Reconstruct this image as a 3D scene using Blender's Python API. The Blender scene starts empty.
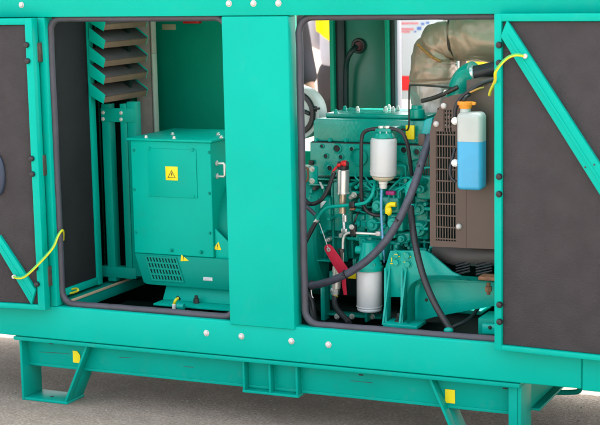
import bpy, bmesh, math, random
from mathutils import Vector, Matrix
random.seed(7)
S = bpy.context.scene
COL = S.collection
rad = math.radians
V = Vector

# ------------------------------------------------------------------ camera
F = 1540.0
AX = V((0.91085332, 0.04607533, -0.41015033))       # world axes seen by the camera (right, down, forward)
AY = V((0.41223098, -0.15042348, 0.89857576))
AZ = V((-0.02029407, -0.98754739, -0.1560074))
CAM = V((2.1866707642, -4.6879533436, 1.5919225746))
def ray(px, py):
    d = V(((px-300)/F, (py-212.5)/F, 1.0))
    return V((AX.dot(d), AY.dot(d), AZ.dot(d)))
def P(px, py, Y):                                    # point at a known depth plane
    r = ray(px, py); return CAM + r*((Y-CAM.y)/r.y)
def PX(px, py, X):
    r = ray(px, py); return CAM + r*((X-CAM.x)/r.x)
def PZ(px, py, Z):
    r = ray(px, py); return CAM + r*((Z-CAM.z)/r.z)

cd = bpy.data.cameras.new('camera'); cam = bpy.data.objects.new('camera', cd); COL.objects.link(cam)
right = V((AX.x, AY.x, AZ.x)); down = V((AX.y, AY.y, AZ.y)); fwd = V((AX.z, AY.z, AZ.z))
m = Matrix((right, -down, -fwd)).transposed().to_4x4(); m.translation = CAM
cam.matrix_world = m
cd.sensor_width = 36; cd.lens = 36*F/600; cd.clip_start = .1; cd.clip_end = 2000
cd.dof.use_dof = True; cd.dof.focus_distance = 5.45; cd.dof.aperture_fstop = 5.6
S.camera = cam

# ------------------------------------------------------------------ light
w = bpy.data.worlds.new('World'); S.world = w; w.use_nodes = True
nt = w.node_tree; bg = nt.nodes['Background']
sky = nt.nodes.new('ShaderNodeTexSky'); sky.sky_type = 'NISHITA'; sky.sun_disc = False
EL, AZI = rad(56), rad(-8)
sd = V((-math.sin(AZI)*math.cos(EL), math.cos(AZI)*math.cos(EL), math.sin(EL)))
sky.sun_elevation = EL; sky.sun_rotation = math.atan2(sd.x, sd.y)
sky.air_density = .8; sky.dust_density = 4.0; sky.ozone_density = .5
hs = nt.nodes.new('ShaderNodeHueSaturation'); hs.inputs['Saturation'].default_value = .35   # thin high cloud whitens the sky
nt.links.new(sky.outputs[0], hs.inputs['Color']); nt.links.new(hs.outputs[0], bg.inputs[0]); bg.inputs[1].default_value = .15
ld = bpy.data.lights.new('sun', 'SUN'); ld.energy = 2.0; ld.angle = rad(.5); ld.color = (1, .94, .86)
sun = bpy.data.objects.new('sun', ld); COL.objects.link(sun)
sun.rotation_euler = sd.to_track_quat('Z', 'Y').to_euler(); sun.location = (-3, -4, 6)
S.view_settings.view_transform = 'Standard'; S.view_settings.look = 'None'
S.view_settings.exposure = 2.58; S.view_settings.gamma = 1

# ------------------------------------------------------------------ materials
MATS = {}
def mat(name, col, rough=.5, metal=0, bump=0, bscale=60, var=0, vscale=6, coat=0, dirt=None, trans=0, sss=0, spec=.5):
    if name in MATS: return MATS[name]
    M = bpy.data.materials.new(name); M.use_nodes = True; MATS[name] = M
    n = M.node_tree.nodes; l = M.node_tree.links; b = n['Principled BSDF']
    b.inputs['Base Color'].default_value = (*col, 1); b.inputs['Roughness'].default_value = rough
    b.inputs['Metallic'].default_value = metal; b.inputs['Coat Weight'].default_value = coat
    b.inputs['Coat Roughness'].default_value = .12
    b.inputs['Specular IOR Level'].default_value = spec
    b.inputs['Transmission Weight'].default_value = trans
    if sss:
        b.inputs['Subsurface Weight'].default_value = sss; b.inputs['Subsurface Radius'].default_value = (.02, .02, .02)
    g = n.new('ShaderNodeNewGeometry')
    if var or dirt:
        t = n.new('ShaderNodeTexNoise'); t.inputs['Scale'].default_value = vscale; t.inputs['Detail'].default_value = 6
        l.new(g.outputs['Position'], t.inputs['Vector'])
        r = n.new('ShaderNodeMapRange'); r.inputs[1].default_value = .3; r.inputs[2].default_value = .7
        r.inputs[3].default_value = 1-var; r.inputs[4].default_value = 1+var
        l.new(t.outputs['Fac'], r.inputs[0])
        mx = n.new('ShaderNodeMix'); mx.data_type = 'RGBA'; mx.blend_type = 'MULTIPLY'; mx.inputs[0].default_value = 1
        mx.inputs[6].default_value = (*col, 1); l.new(r.outputs[0], mx.inputs[7])
        out = mx.outputs[2]
        if dirt:
            t2 = n.new('ShaderNodeTexNoise'); t2.inputs['Scale'].default_value = vscale*3.1; t2.inputs['Detail'].default_value = 8
            t2.inputs['Roughness'].default_value = .7; l.new(g.outputs['Position'], t2.inputs['Vector'])
            r2 = n.new('ShaderNodeMapRange'); r2.inputs[1].default_value = .55; r2.inputs[2].default_value = .78
            r2.inputs[4].default_value = dirt[1]; l.new(t2.outputs['Fac'], r2.inputs[0])
            m2 = n.new('ShaderNodeMix'); m2.data_type = 'RGBA'; l.new(r2.outputs[0], m2.inputs[0])
            l.new(out, m2.inputs[6]); m2.inputs[7].default_value = (*dirt[0], 1); out = m2.outputs[2]
        l.new(out, b.inputs['Base Color'])
        r3 = n.new('ShaderNodeMapRange'); r3.inputs[3].default_value = max(.05, rough-.08); r3.inputs[4].default_value = min(1, rough+.1)
        l.new(t.outputs['Fac'], r3.inputs[0]); l.new(r3.outputs[0], b.inputs['Roughness'])
    if bump:
        t = n.new('ShaderNodeTexNoise'); t.inputs['Scale'].default_value = bscale; t.inputs['Detail'].default_value = 4
        l.new(g.outputs['Position'], t.inputs['Vector'])
        bp = n.new('ShaderNodeBump'); bp.inputs['Strength'].default_value = bump; bp.inputs['Distance'].default_value = .004
        l.new(t.outputs['Fac'], bp.inputs['Height']); l.new(bp.outputs[0], b.inputs['Normal'])
    return M
GREEN = mat('canopy_green_paint', (.0, .385, .295), .34, spec=.09, var=.05, vscale=3, bump=.04, bscale=220, dirt=((.05, .38, .30), .25))
SKID = mat('skid_green_paint', (.0, .32, .245), .42, spec=.07, var=.06, vscale=5, bump=.06, bscale=120, dirt=((.07, .26, .20), .35))
BOX = mat('alternator_green_paint', (.0, .40, .30), .36, spec=.09, var=.05, vscale=5, bump=.04, bscale=200, dirt=((.03, .28, .22), .3))
COWL = mat('cowl_green_paint', (.0, .27, .20), .42, spec=.12, var=.06, vscale=6)
ENG = mat('engine_green_paint', (.0, .31, .235), .24, spec=.45, var=.14, vscale=14, bump=.25, bscale=90, dirt=((.01, .12, .10), .5))
ENG2 = mat('engine_bright_paint', (.0, .37, .29), .28, spec=.3, var=.10, vscale=14, bump=.15, bscale=90, dirt=((.03, .2, .16), .35))
DGREEN = mat('rear_wall_green_paint', (.0, .30, .19), .4, spec=.2, var=.06, vscale=3, bump=.03, bscale=60)
FOAM = mat('grey_acoustic_foam', (.058, .053, .054), .95, bump=1.0, bscale=260, var=.10, vscale=14, dirt=((.05, .05, .052), .3), spec=.1)
DFOAM = mat('dark_acoustic_foam', (.022, .025, .026), .95, bump=.5, bscale=400, var=.1, vscale=9, spec=.15)
BFOAM = mat('brown_baffle_foam', (.19, .125, .085), .9, bump=.5, bscale=300, var=.1, vscale=20, spec=.2)
SEAL = mat('rubber_door_seal', (.048, .048, .062), .5, bump=.1, bscale=80, var=.15, vscale=25)
RUB = mat('black_rubber', (.013, .013, .015), .45, var=.2, vscale=30)
HOSE = mat('grey_blue_hose', (.058, .062, .085), .45, bump=.3, bscale=300, var=.25, vscale=40)
BHOSE = mat('black_hose', (.02, .02, .023), .42, bump=.2, bscale=250, var=.2, vscale=40)
BROWN = mat('brown_grey_shroud_paint', (.084, .054, .039), .5, var=.08, vscale=7, bump=.06, bscale=150, dirt=((.09, .07, .06), .4))
STEEL = mat('bright_steel', (.72, .72, .72), .3, .75, var=.1, vscale=40)
ZINC = mat('zinc_plated', (.72, .70, .64), .38, .6, var=.1, vscale=60)
DSTEEL = mat('dark_steel', (.07, .065, .06), .45, .6, var=.2, vscale=40)
RUST = mat('rusty_bolt', (.23, .11, .055), .7, .2, var=.3, vscale=60)
HINGE = mat('hinge_metal', (.11, .075, .06), .5, .5, var=.2, vscale=50)
WCAP = mat('white_bolt_cap', (.56, .52, .49), .35, .1, var=.12, vscale=120, dirt=((.35, .30, .26), .5))
WHITE = mat('white_filter_paint', (.56, .57, .555), .33, var=.04, vscale=12, dirt=((.55, .54, .48), .35))
CREAM = mat('cream_filter_bowl', (.66, .58, .42), .4)
WPL = mat('white_plastic', (.72, .72, .68), .38, sss=.3)
BOTT = mat('translucent_white_plastic', (.47, .50, .47), .3, sss=.4, var=.04, vscale=20)
COOL = mat('blue_coolant_in_plastic', (.05, .38, .62), .33, sss=.35, var=.05, vscale=20)
ORANGE = mat('orange_plastic', (.85, .28, .015), .4)
YEL = mat('yellow_label', (.88, .70, .0), .45, var=.03, vscale=60)
YPAINT = mat('yellow_paint_mark', (.80, .66, .02), .6)
YWIRE = mat('yellow_insulation', (.72, .66, .02), .4)
GWIRE = mat('green_insulation', (.10, .45, .08), .4)
BLK = mat('black_ink', (.02, .02, .015), .6)
RED = mat('red_plastic', (.72, .012, .015), .4)
TAG = mat('red_fabric_tag', (.50, .006, .035), .7, bump=.3, bscale=300, var=.12, vscale=60)
MAG = mat('magenta_plastic', (.32, .005, .13), .45)
LAG = mat('khaki_lagging_cloth', (.44, .285, .205), .36, metal=.2, spec=.7, bump=.3, bscale=55, var=.08, vscale=7)
LAGG = mat('silver_grey_lagging_cloth', (.46, .40, .36), .33, metal=.45, bump=.3, bscale=45, var=.08, vscale=8)
STITCH = mat('orange_brown_stitching', (.38, .17, .045), .8, var=.3, vscale=150)
GREYP = mat('grey_brown_steel_panel', (.66, .50, .44), .5, .0, var=.16, vscale=9, dirt=((.36, .27, .24), .5))
AIRW = mat('pale_grey_plastic', (.50, .54, .51), .45, var=.05, vscale=15)
VOID = mat('dark_steel_and_void', (.004, .014, .012), .7, spec=.1)  # dark steel; also the near-black of pieces standing in for shade
BLUEL = mat('blue_clear_tube', (.16, .42, .66), .25)
TANL = mat('tan_paper_label', (.50, .38, .24), .7)
WLAB = mat('white_paper_label', (.7, .72, .72), .6, var=.15, vscale=300)
LBLUE = mat('dark_blue_plastic', (.015, .03, .06), .4)

# ------------------------------------------------------------------ mesh builder
def basis(d):
    d = d.normalized(); a = V((0, 0, 1)) if abs(d.z) < .9 else V((1, 0, 0))
    x = d.cross(a).normalized(); return x, x.cross(d).normalized(), d
def smooth_path(pts, n=8):
    pts = [V(p) for p in pts]; out = []
    for i in range(len(pts)-1):
        p0 = pts[max(i-1, 0)]; p1 = pts[i]; p2 = pts[i+1]; p3 = pts[min(i+2, len(pts)-1)]
        for k in range(n):
            t = k/n
            out.append(.5*((2*p1)+(p2-p0)*t+(2*p0-5*p1+4*p2-p3)*t*t+(3*p1-p0-3*p2+p3)*t**3))
    out.append(pts[-1]); return out
class MB:
    def __init__(s, M=None): s.b = bmesh.new(); s.M = M
    def _done(s, vs):
        if s.M is not None:
            for v in vs: v.co = s.M @ v.co
        return s
    def box(s, a, b, bev=.002, seg=2):
        a, b = V(a), V(b)
        lo = V((min(a.x, b.x), min(a.y, b.y), min(a.z, b.z))); hi = V((max(a.x, b.x), max(a.y, b.y), max(a.z, b.z)))
        r = bmesh.ops.create_cube(s.b, size=1); vs = r['verts']
        for v in vs: v.co = V((lo[i]+(v.co[i]+.5)*(hi[i]-lo[i]) for i in range(3)))
        bev = min(bev, .3*min(hi-lo))
        if bev > 1e-5:
            es = list({e for v in vs for e in v.link_edges})
            rb = bmesh.ops.bevel(s.b, geom=vs+es, offset=bev, segments=seg, affect='EDGES', profile=.5)
            vs = list({v for f in rb['faces'] for v in f.verts} | {v for v in vs if v.is_valid})
        return s._done(vs)
    def prism(s, pts, depth, bev=0):
        """pts: planar 3D outline, depth: extrusion vector"""
        d = V(depth); n0 = len(s.b.verts)
        vs = [s.b.verts.new(V(p)) for p in pts]; f = s.b.faces.new(vs)
        r = bmesh.ops.extrude_face_region(s.b, geom=[f]); nv = [e for e in r['geom'] if isinstance(e, bmesh.types.BMVert)]
        for v in nv: v.co += d
        allv = vs+nv
        if bev:
            es = list({e for v in allv for e in v.link_edges})
            rb = bmesh.ops.bevel(s.b, geom=allv+es, offset=bev, segments=2, affect='EDGES', profile=.5)
            allv = list({v for f in rb['faces'] for v in f.verts} | {v for v in allv if v.is_valid})
        return s._done(allv)
    def tube(s, pts, r, seg=12, closed=False, smooth=0, cap=True, rfun=None):
        pts = [V(p) for p in pts]
        if smooth: pts = smooth_path(pts, smooth)
        n = len(pts); rings = []
        t0 = (pts[1]-pts[0]).normalized(); x, y, _ = basis(t0)
        for i in range(n):
            if closed: t = (pts[(i+1) % n]-pts[i-1]).normalized()
            else: t = (pts[min(i+1, n-1)]-pts[max(i-1, 0)]).normalized()
            x = (x-t*x.dot(t)).normalized(); y = t.cross(x)
            ring = []
            for k in range(seg):
                a = 2*math.pi*k/seg
                rr = rfun(i/(n-1), a) if rfun else r
                ring.append(s.b.verts.new(pts[i]+(x*math.cos(a)+y*math.sin(a))*rr))
            rings.append(ring)
        for i in range(n if closed else n-1):
            A, B = rings[i], rings[(i+1) % n]
            for k in range(seg):
                s.b.faces.new((A[k], A[(k+1) % seg], B[(k+1) % seg], B[k]))
        if not closed and cap:
            s.b.faces.new(rings[0][::-1]); s.b.faces.new(rings[-1])
        return s._done([v for r_ in rings for v in r_])
    def cyl(s, a, b, r, r2=None, seg=20, bev=.0015):
        a, b = V(a), V(b); L = (b-a).length; r2 = r if r2 is None else r2; bev = min(bev, r*.3, L*.3)
        return s.lathe([(0, 0), (r-bev, 0), (r, bev), (r2, L-bev), (r2-bev, L), (0, L)], a, b-a, seg)
    def lathe(s, prof, o, axis, seg=24):
        o = V(o); x, y, d = basis(V(axis)); rings = []; allv = []
        for (r, h) in prof:
            if r <= 1e-6: ring = [s.b.verts.new(o+d*h)]
            else: ring = [s.b.verts.new(o+d*h+(x*math.cos(2*math.pi*k/seg)+y*math.sin(2*math.pi*k/seg))*r) for k in range(seg)]
            rings.append(ring); allv += ring
        for A, B in zip(rings, rings[1:]):
            for k in range(seg):
                k2 = (k+1) % seg
                f = [A[k % len(A)], A[k2 % len(A)], B[k2 % len(B)], B[k % len(B)]]
                u = []
                for v in f:
                    if v not in u: u.append(v)
                if len(u) > 2: s.b.faces.new(u)
        return s._done(allv)
    def hexa(s, a, b, r): return s.cyl(a, b, r, seg=6, bev=.001)
    def ball(s, c, r, sc=(1, 1, 1), seg=16):
        rr = bmesh.ops.create_uvsphere(s.b, u_segments=seg, v_segments=seg//2+2, radius=r)
        for v in rr['verts']: v.co = V(c)+V((v.co.x*sc[0], v.co.y*sc[1], v.co.z*sc[2]))
        return s._done(rr['verts'])
    def build(s, name, mt, parent=None, label=None, angle=38):
        bmesh.ops.recalc_face_normals(s.b, faces=s.b.faces)
        me = bpy.data.meshes.new(name)
        cs = [v.co for v in s.b.verts]
        c = V([(min(q[i] for q in cs)+max(q[i] for q in cs))/2 for i in range(3)])
        bmesh.ops.translate(s.b, verts=s.b.verts, vec=-c)
        s.b.to_mesh(me); s.b.free(); me.materials.append(mt)
        for p in me.polygons: p.use_smooth = True
        me.set_sharp_from_angle(angle=rad(angle))
        o = bpy.data.objects.new(name, me); COL.objects.link(o)
        o.location = c-wloc(parent); o.parent = parent
        if label: o['label'] = label
        return o
def wloc(o):
    p = V((0, 0, 0))
    while o is not None: p += o.location; o = o.parent
    return p
def empty(name, loc, parent=None):
    o = bpy.data.objects.new(name, None); o.empty_display_size = .1; COL.objects.link(o)
    o.location = V(loc)-wloc(parent); o.parent = parent; return o
def tag(o, label, cat, group=None):
    o['label'] = label; o['category'] = cat
    if group: o['group'] = group
    return o
def pb(p0, p1, Y, dep, bev=.002):                  # box from two image corners at depth Y
    a = P(*p0, Y); b = P(*p1, Y); return (a.x, Y, a.z), (b.x, Y+dep, b.z)
def bx(name, mt, parent, p0, p1, Y, dep, bev=.002, label=None):
    a, b = pb(p0, p1, Y, dep); return MB().box(a, b, bev).build(name, mt, parent, label)
def bolt(parent, px, py, Y, r=.008, h=.006, mt=ZINC, name='bolt', hexh=True):
    c = P(px, py, Y); m_ = MB()
    m_.cyl(c+V((0, .001, 0)), c-V((0, .0015, 0)), r*1.35, seg=16)
    (m_.hexa if hexh else m_.cyl)(c-V((0, .0015, 0)), c-V((0, h, 0)), r)
    return m_.build(name, mt, parent)

# ------------------------------------------------------------------ ground
def ground_mat(name, c1, c2, c3, sc):
    M = bpy.data.materials.new(name); M.use_nodes = True; n = M.node_tree.nodes; l = M.node_tree.links; b = n['Principled BSDF']
    g = n.new('ShaderNodeNewGeometry')
    def noise(s, d=6, r=.6):
        t = n.new('ShaderNodeTexNoise'); t.inputs['Scale'].default_value = s; t.inputs['Detail'].default_value = d
        t.inputs['Roughness'].default_value = r; l.new(g.outputs['Position'], t.inputs['Vector']); return t
    t1 = noise(2.2); t2 = noise(sc, 3, .7); t3 = noise(sc*.16, 8, .75)
    cr = n.new('ShaderNodeValToRGB'); e = cr.color_ramp.elements
    e[0].position = .33; e[0].color = (*c1, 1); e[1].position = .66; e[1].color = (*c3, 1)
    k = e.new(.5); k.color = (*c2, 1)
    ad = n.new('ShaderNodeMath'); ad.operation = 'MULTIPLY_ADD'; l.new(t2.outputs[0], ad.inputs[0]); ad.inputs[1].default_value = .55
    a2 = n.new('ShaderNodeMath'); a2.operation = 'MULTIPLY_ADD'; l.new(t3.outputs[0], a2.inputs[0]); a2.inputs[1].default_value = .3
    a3 = n.new('ShaderNodeMath'); a3.operation = 'MULTIPLY'; l.new(t1.outputs[0], a3.inputs[0]); a3.inputs[1].default_value = .15
    l.new(a3.outputs[0], a2.inputs[2]); l.new(a2.outputs[0], ad.inputs[2]); l.new(ad.outputs[0], cr.inputs[0])
    st = n.new('ShaderNodeMapRange'); st.inputs[1].default_value = .60; st.inputs[2].default_value = .68; l.new(t3.outputs[0], st.inputs[0])
    mx = n.new('ShaderNodeMix'); mx.data_type = 'RGBA'; mx.inputs[7].default_value = (c1[0]*.6, c1[1]*.6, c1[2]*.6, 1)
    ml = n.new('ShaderNodeMath'); ml.operation = 'MULTIPLY'; ml.inputs[1].default_value = .45; l.new(st.outputs[0], ml.inputs[0])
    l.new(ml.outputs[0], mx.inputs[0]); l.new(cr.outputs[0], mx.inputs[6]); l.new(mx.outputs[2], b.inputs['Base Color'])
    b.inputs['Roughness'].default_value = .9; b.inputs['Specular IOR Level'].default_value = .25
    bp = n.new('ShaderNodeBump'); bp.inputs['Strength'].default_value = .9; bp.inputs['Distance'].default_value = .008
    l.new(t2.outputs[0], bp.inputs['Height']); l.new(bp.outputs[0], b.inputs['Normal'])
    return M
ASPH = ground_mat('worn_asphalt', (.165, .130, .100), (.295, .238, .188), (.48, .40, .33), 85)
# PAVE = ground_mat('pale_concrete', (.62, .56, .49), (.70, .64, .57), (.78, .72, .65), 90)
g = MB(); vs = [g.b.verts.new(p) for p in ((-300, -100, 0), (300, -100, 0), (300, 500, 0), (-300, 500, 0))]; g.b.faces.new(vs)
o = g.build('ground', ASPH); tag(o, 'worn grey brown asphalt under the steel skid', 'ground'); o['kind'] = 'structure'
rr = random.Random(21); m_ = MB()
for k in range(420):
    q = PZ(rr.uniform(-30, 640), rr.uniform(370, 440), 0); r_ = rr.choice((.0015, .002, .0025, .003, .0045))
    if q.y > 1.4: continue
    vs = bmesh.ops.create_icosphere(m_.b, subdivisions=1, radius=r_)['verts']
    for v in vs: v.co = V((v.co.x*rr.uniform(.7, 1.3), v.co.y*rr.uniform(.7, 1.3), v.co.z*.7))+V((q.x, q.y, r_*.4))
o = m_.build('loose_grit', mat('grit_stone', (.30, .27, .24), .9)); tag(o, 'tiny loose stones scattered on the asphalt', 'grit'); o['kind'] = 'stuff'
# ================================================================== GENERATOR SET
GEN = empty('generator_set', (0, .5, 0))
tag(GEN, 'teal green diesel generator set on a steel skid with both service doors open', 'generator')
XL, XR, YB = -1.95, 1.75, 1.0          # canopy ends and rear

# --- front shell
zt = P(300, 15.5, 0).z
MB().box((XL, 0, zt), (XR, .05, zt+.26), .004).build('roof_beam', GREEN, GEN)
RB = GEN.children[-1] if GEN.children else None
RB = [c for c in COL.objects if c.name == 'roof_beam'][0]
def cap(parent, px, py, Y=0):
    c = P(px, py, Y); m_ = MB()
    m_.lathe([(0, 0), (.0112, 0), (.0112, .0014), (.0086, .0017), (.0084, .005), (.0072, .0072), (.004, .0086), (0, .009)], c, (0, -1, 0), 20)
    m_.build('bolt_cap', WCAP, parent)
for px in ((21.5, 5), (229, 3.6), (253.5, 3.5), (278.5, 3.3)): cap(RB, *px)
m_ = MB()                                            # unseen roof; openings added to let sky light in, strips sized to stop sun
m_.box((XL, .051, zt+.20), (XR, .11, zt+.262), .004); m_.box((XL+.06, .1106, zt+.202), (-.82, .4294, zt+.26), .004); m_.box((XL, .43, zt+.20), (XR, YB+.02, zt+.262), .004)
for x in (XL, -.30, XR-.06): m_.box((x, .1105, zt+.201), (x+(.56 if x == -.30 else .06), .4295, zt+.261), .004)
m_.build('roof_panel', GREEN, GEN)
zb1 = P(100, 310.5, 0).z; zb0 = P(300, 362.5, 0).z+.0
BEAMX1 = P(582, 375, 0).x
o = MB().box((XL, 0, zb0), (BEAMX1-.001, .05, zb1), .005, 3).build('base_beam', GREEN, GEN); BASEB = o
for px in ((206.5, 333), (241.5, 336.2), (291.5, 341), (328.5, 344.5)): cap(BASEB, *px)
MB().box((BEAMX1+.001, -.004, zb0-.004), (XR, .05, zb1+.003), .005, 3).build('corner_panel', GREEN, GEN)
# pillar: folded sheet
xa = P(225.5, 170, -.008).x; xb = P(291, 170, -.008).x
o = MB().box((xa, -.008, P(260, 327, -.008).z), (xb, .055, zt-.002), .004, 3).build('pillar', GREEN, GEN)
# jamb frames behind the seals
jz0, jz1 = zb1+.001, zt-.001
OL = (P(50, 160, .03).x, xa)           # left opening
OR = (xb, P(494, 160, 0).x+.05)        # right opening
xpost0 = P(43.5, 160, 0).x; xpost1 = P(50.5, 160, 0).x
o = MB().box((xpost0-.001, .002, jz0), (xpost1, .052, jz1), .003).build('door_post', GREEN, GEN); DP = o
MB().box((XL, .012, jz0), (xpost0-.006, .052, jz1), .003).build('front_panel', GREEN, GEN)
MB().box((OR[1]-.03, .002, jz0), (XR, .052, jz1), .003).build('front_panel', GREEN, GEN)
for (x, y0, y1) in ((40.6, 42.5, 62), (44.8, 155, 175.5), (50.2, 266, 286)):
    a = P(x-1.2, y0, -.006); b = P(x+1.2, y1, -.006)
    m_ = MB().box((a.x, -.02, b.z), (b.x, .003, a.z), .002)
    m_.cyl((a.x-.003, -.016, b.z+.004), (a.x-.003, -.016, a.z-.004), .006, seg=12)
    m_.build('hinge', HINGE, DP)
# seals
def seal(x0, x1, z0, z1, Y, r, rc):
    pts = []
    for (cx, cz, a0) in ((x1-rc, z1-rc, 0), (x0+rc, z1-rc, 90), (x0+rc, z0+rc, 180), (x1-rc, z0+rc, 270)):
        for k in range(7):
            a = rad(a0+k*15); pts.append((cx+rc*math.cos(a), Y, cz+rc*math.sin(a)))
    # straight runs get a slight hand-fitted waver
    full = []
    for i in range(len(pts)):
        p, q = V(pts[i]), V(pts[(i+1) % len(pts)])
        n = max(1, int((q-p).length/.05))
        for k in range(n):
            full.append(p.lerp(q, k/n)+V((random.uniform(-1, 1)*.0007, random.uniform(-1, 1)*.0007, random.uniform(-1, 1)*.0007)))
    return MB().tube(full, r, 12, closed=True).build('door_seal', SEAL, GEN)
seal(P(56, 160, .03).x, xa+.002, zb1+.008, zt-.006, .032, .0125, .045)
seal(xb+.022, OR[1], zb1+.006, zt-.006, .034, .0125, .05)

# --- doors
def door(px, Yh, ang, sgn, z0, z1, W, T=.045):
    h = P(px, 165, Yh); h.z = 0
    d = V((sgn*math.cos(ang), -math.sin(ang), 0)); n = V((math.sin(ang)*sgn, math.cos(ang), 0))
    M = Matrix(((d.x, n.x, 0, h.x), (d.y, n.y, 0, h.y), (d.z, n.z, 1, 0), (0, 0, 0, 1)))
    def uz(x, y):
        r = ray(x, y); t = (h-CAM).dot(n)/r.dot(n); q = CAM+r*t
        return (q-h).dot(d), q.z
    return M, uz
def make_door(px, Yh, ang, sgn, ztop, zbot, st, tr, br, brace, stops, W=.80):
    M, uz = door(px, Yh, ang, sgn, 0, 0, W)
    T = .045
    m_ = MB(M)
    z1 = uz(*ztop)[1]; z0 = uz(*zbot)[1]
    m_.box((0, 0, z0), (st, T, z1), .003); m_.box((W-st, 0, z0), (W, T, z1), .003)
    m_.box((st-.002, .001, z1-tr), (W-st+.002, T-.001, z1-.0005), .003); m_.box((st-.002, .001, z0+.0005), (W-st+.002, T-.001, z0+br), .003)
    m_.box((st-.002, T-.008, z0+br-.002), (W-st+.002, T-.002, z1-tr+.002), 0)
    o = m_.build('door', GREEN, GEN)
    MB(M).box((st+.001, .012, z0+br+.001), (W-st-.001, T-.010, z1-tr-.001), .003).build('insulation_panel', FOAM, o)
    pts = [uz(*q) for q in brace]
    m_ = MB(M); m_.prism([(u, .0115, z) for u, z in pts], (0, -.018, 0), .002)
    # folded rib down the brace's middle
    a = V((*pts[0], 0)).lerp(V((*pts[3], 0)), .46); b = V((*pts[1], 0)).lerp(V((*pts[2], 0)), .46)
    a2 = V((*pts[0], 0)).lerp(V((*pts[3], 0)), .62); b2 = V((*pts[1], 0)).lerp(V((*pts[2], 0)), .62)
    a, b = a.lerp(b, .03), a.lerp(b, .97); a2, b2 = a2.lerp(b2, .03), a2.lerp(b2, .97)
    m_.prism([(q.x, -.006, q.y) for q in (a, b, b2, a2)], (0, -.0035, 0), .001)
    m_.build('brace', GREEN, o)
    for q in stops:
        u, z = uz(*q); m_ = MB(M)
        m_.lathe([(0, 0), (.0055, 0), (.0055, .008), (.010, .009), (.0105, .016), (.0085, .021), (.004, .023), (0, .023)], (u, .010, z), (0, -1, 0), 16)
        m_.build('rubber_stop', RUB, o)
    return o, M, uz
DL, ML, UL = make_door(38.3, -.055, rad(6.3), -1, (38, 18.3), (40, 310.3), .029, .023, .020,
    [(0, 235), (36, 289.5), (32, 304.5), (0, 251)][0:4], [(27, 45), (28, 61), (32, 158.5), (32.8, 174), (36, 268), (37.5, 284)])
DR, MR, UR = make_door(494, -.05, rad(4.5), 1, (494, 13.8), (494, 350), .0245, .024, .018,
    [(507.5, 20.5), (640, 225.5), (624.6, 233.3), (501.2, 36.5)], [(499.5, 45), (499.5, 63), (499.5, 176.5), (499.5, 194), (500, 304.5), (500, 321.5)])
# latch on the left door (dark blue pull seen edge on at the border of the picture)
m_ = MB(ML); u, z = UL(-3, 175)
m_.ball((u, .004, z), .05, (.62, .28, 1.55)); m_.build('latch', LBLUE, DL)
# small rivets on the right brace
m_ = MB(MR)
for q in ((586, 167), (595, 164.5)):
    u, z = UR(*q); m_.cyl((u, -.006, z), (u, -.009, z), .003, seg=10)
m_.build('rivet', DSTEEL, DR)
# earthing wires
def earth(pts, lugs, n):
    m_ = MB().tube(pts, .0048, 10, smooth=10); o = m_.build('earth_wire', YWIRE, GEN)
    m2 = MB(); sp = smooth_path(pts, 10)
    off = [q+V((0, -.0032, .0022)) for q in sp[2:-2]]
    m2.tube(off, .0026, 8); m2.build('green_stripe', GWIRE, o)
    for q in lugs:
        MB().cyl(V(q)+V((0, .006, 0)), V(q)-V((0, .006, 0)), .0075, seg=14).build('cable_lug', WCAP, o)
def dw(M, uz, x, y, wv):
    u, z = uz(x, y); return M @ V((u, wv, z))
a = dw(MR, UR, 526.5, 56, -.012)
earth([a, dw(MR, UR, 519, 54.5, -.03), dw(MR, UR, 511, 58.5, -.045), dw(MR, UR, 502, 70, -.05), P(495, 81, -.06), P(490.5, 91, .03), P(489.5, 95, .06)], [a], 1)
a = dw(ML, UL, 15.5, 276, -.012)
earth([a, dw(ML, UL, 21, 276.3, -.03), dw(ML, UL, 30, 274.5, -.045), dw(ML, UL, 41, 265.5, -.05), P(52, 249, -.045), P(58, 236, -.02), P(62, 230.5, .02), P(63.2, 233, .045), P(63, 240, .06)], [a], 1)

# --- skid
zf1 = P(300, 364, .02).z - .001; zw = P(270, 363, .02).z
zrb = P(300, 393.5, .05).z
xs0 = P(16.5, 340, .02).x; xs1 = P(521, 390, .02).x
zfl = zb0-.003
m_ = MB().box((xs0, .0, zfl-.014), (xs1, .11, zfl), .002)
m_.box((xs0+.012, .065, zrb), (xs1-.012, .073, zfl-.013), .001)
m_.box((xs0+.012, .062, zrb-.001), (xs1-.012, .13, zrb+.010), .002)
o = m_.build('skid_rail', SKID, GEN); RAIL = o
# scratches and drain slots
for (x, y) in ((51, 343.6), (124, 349.5), (361, 374.9), (505, 388.5)):
    c = P(x, y, .063); MB().box(c-V((.008, .001, .0022)), c+V((.008, .004, .0022)), .001).build('drain_slot', BLK, RAIL)
def patch(p0, p1, cut=False):
    a = P(*p0, .062); b = P(*p1, .062)
    pts = [(a.x, .0635, a.z), (b.x-.012*cut, .0635, a.z), (b.x, .0635, (a.z*2+b.z)/3), (b.x, .0635, (a.z+2*b.z)/3), (b.x-.006*cut, .0635, b.z), (a.x, .0635, b.z)]
    MB().prism(pts, (0, -.0025, 0)).build('yellow_sticker', YEL, RAIL)
patch((72.8, 350.6), (80.5, 363), True); patch((445.2, 389), (455, 403.5))
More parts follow.
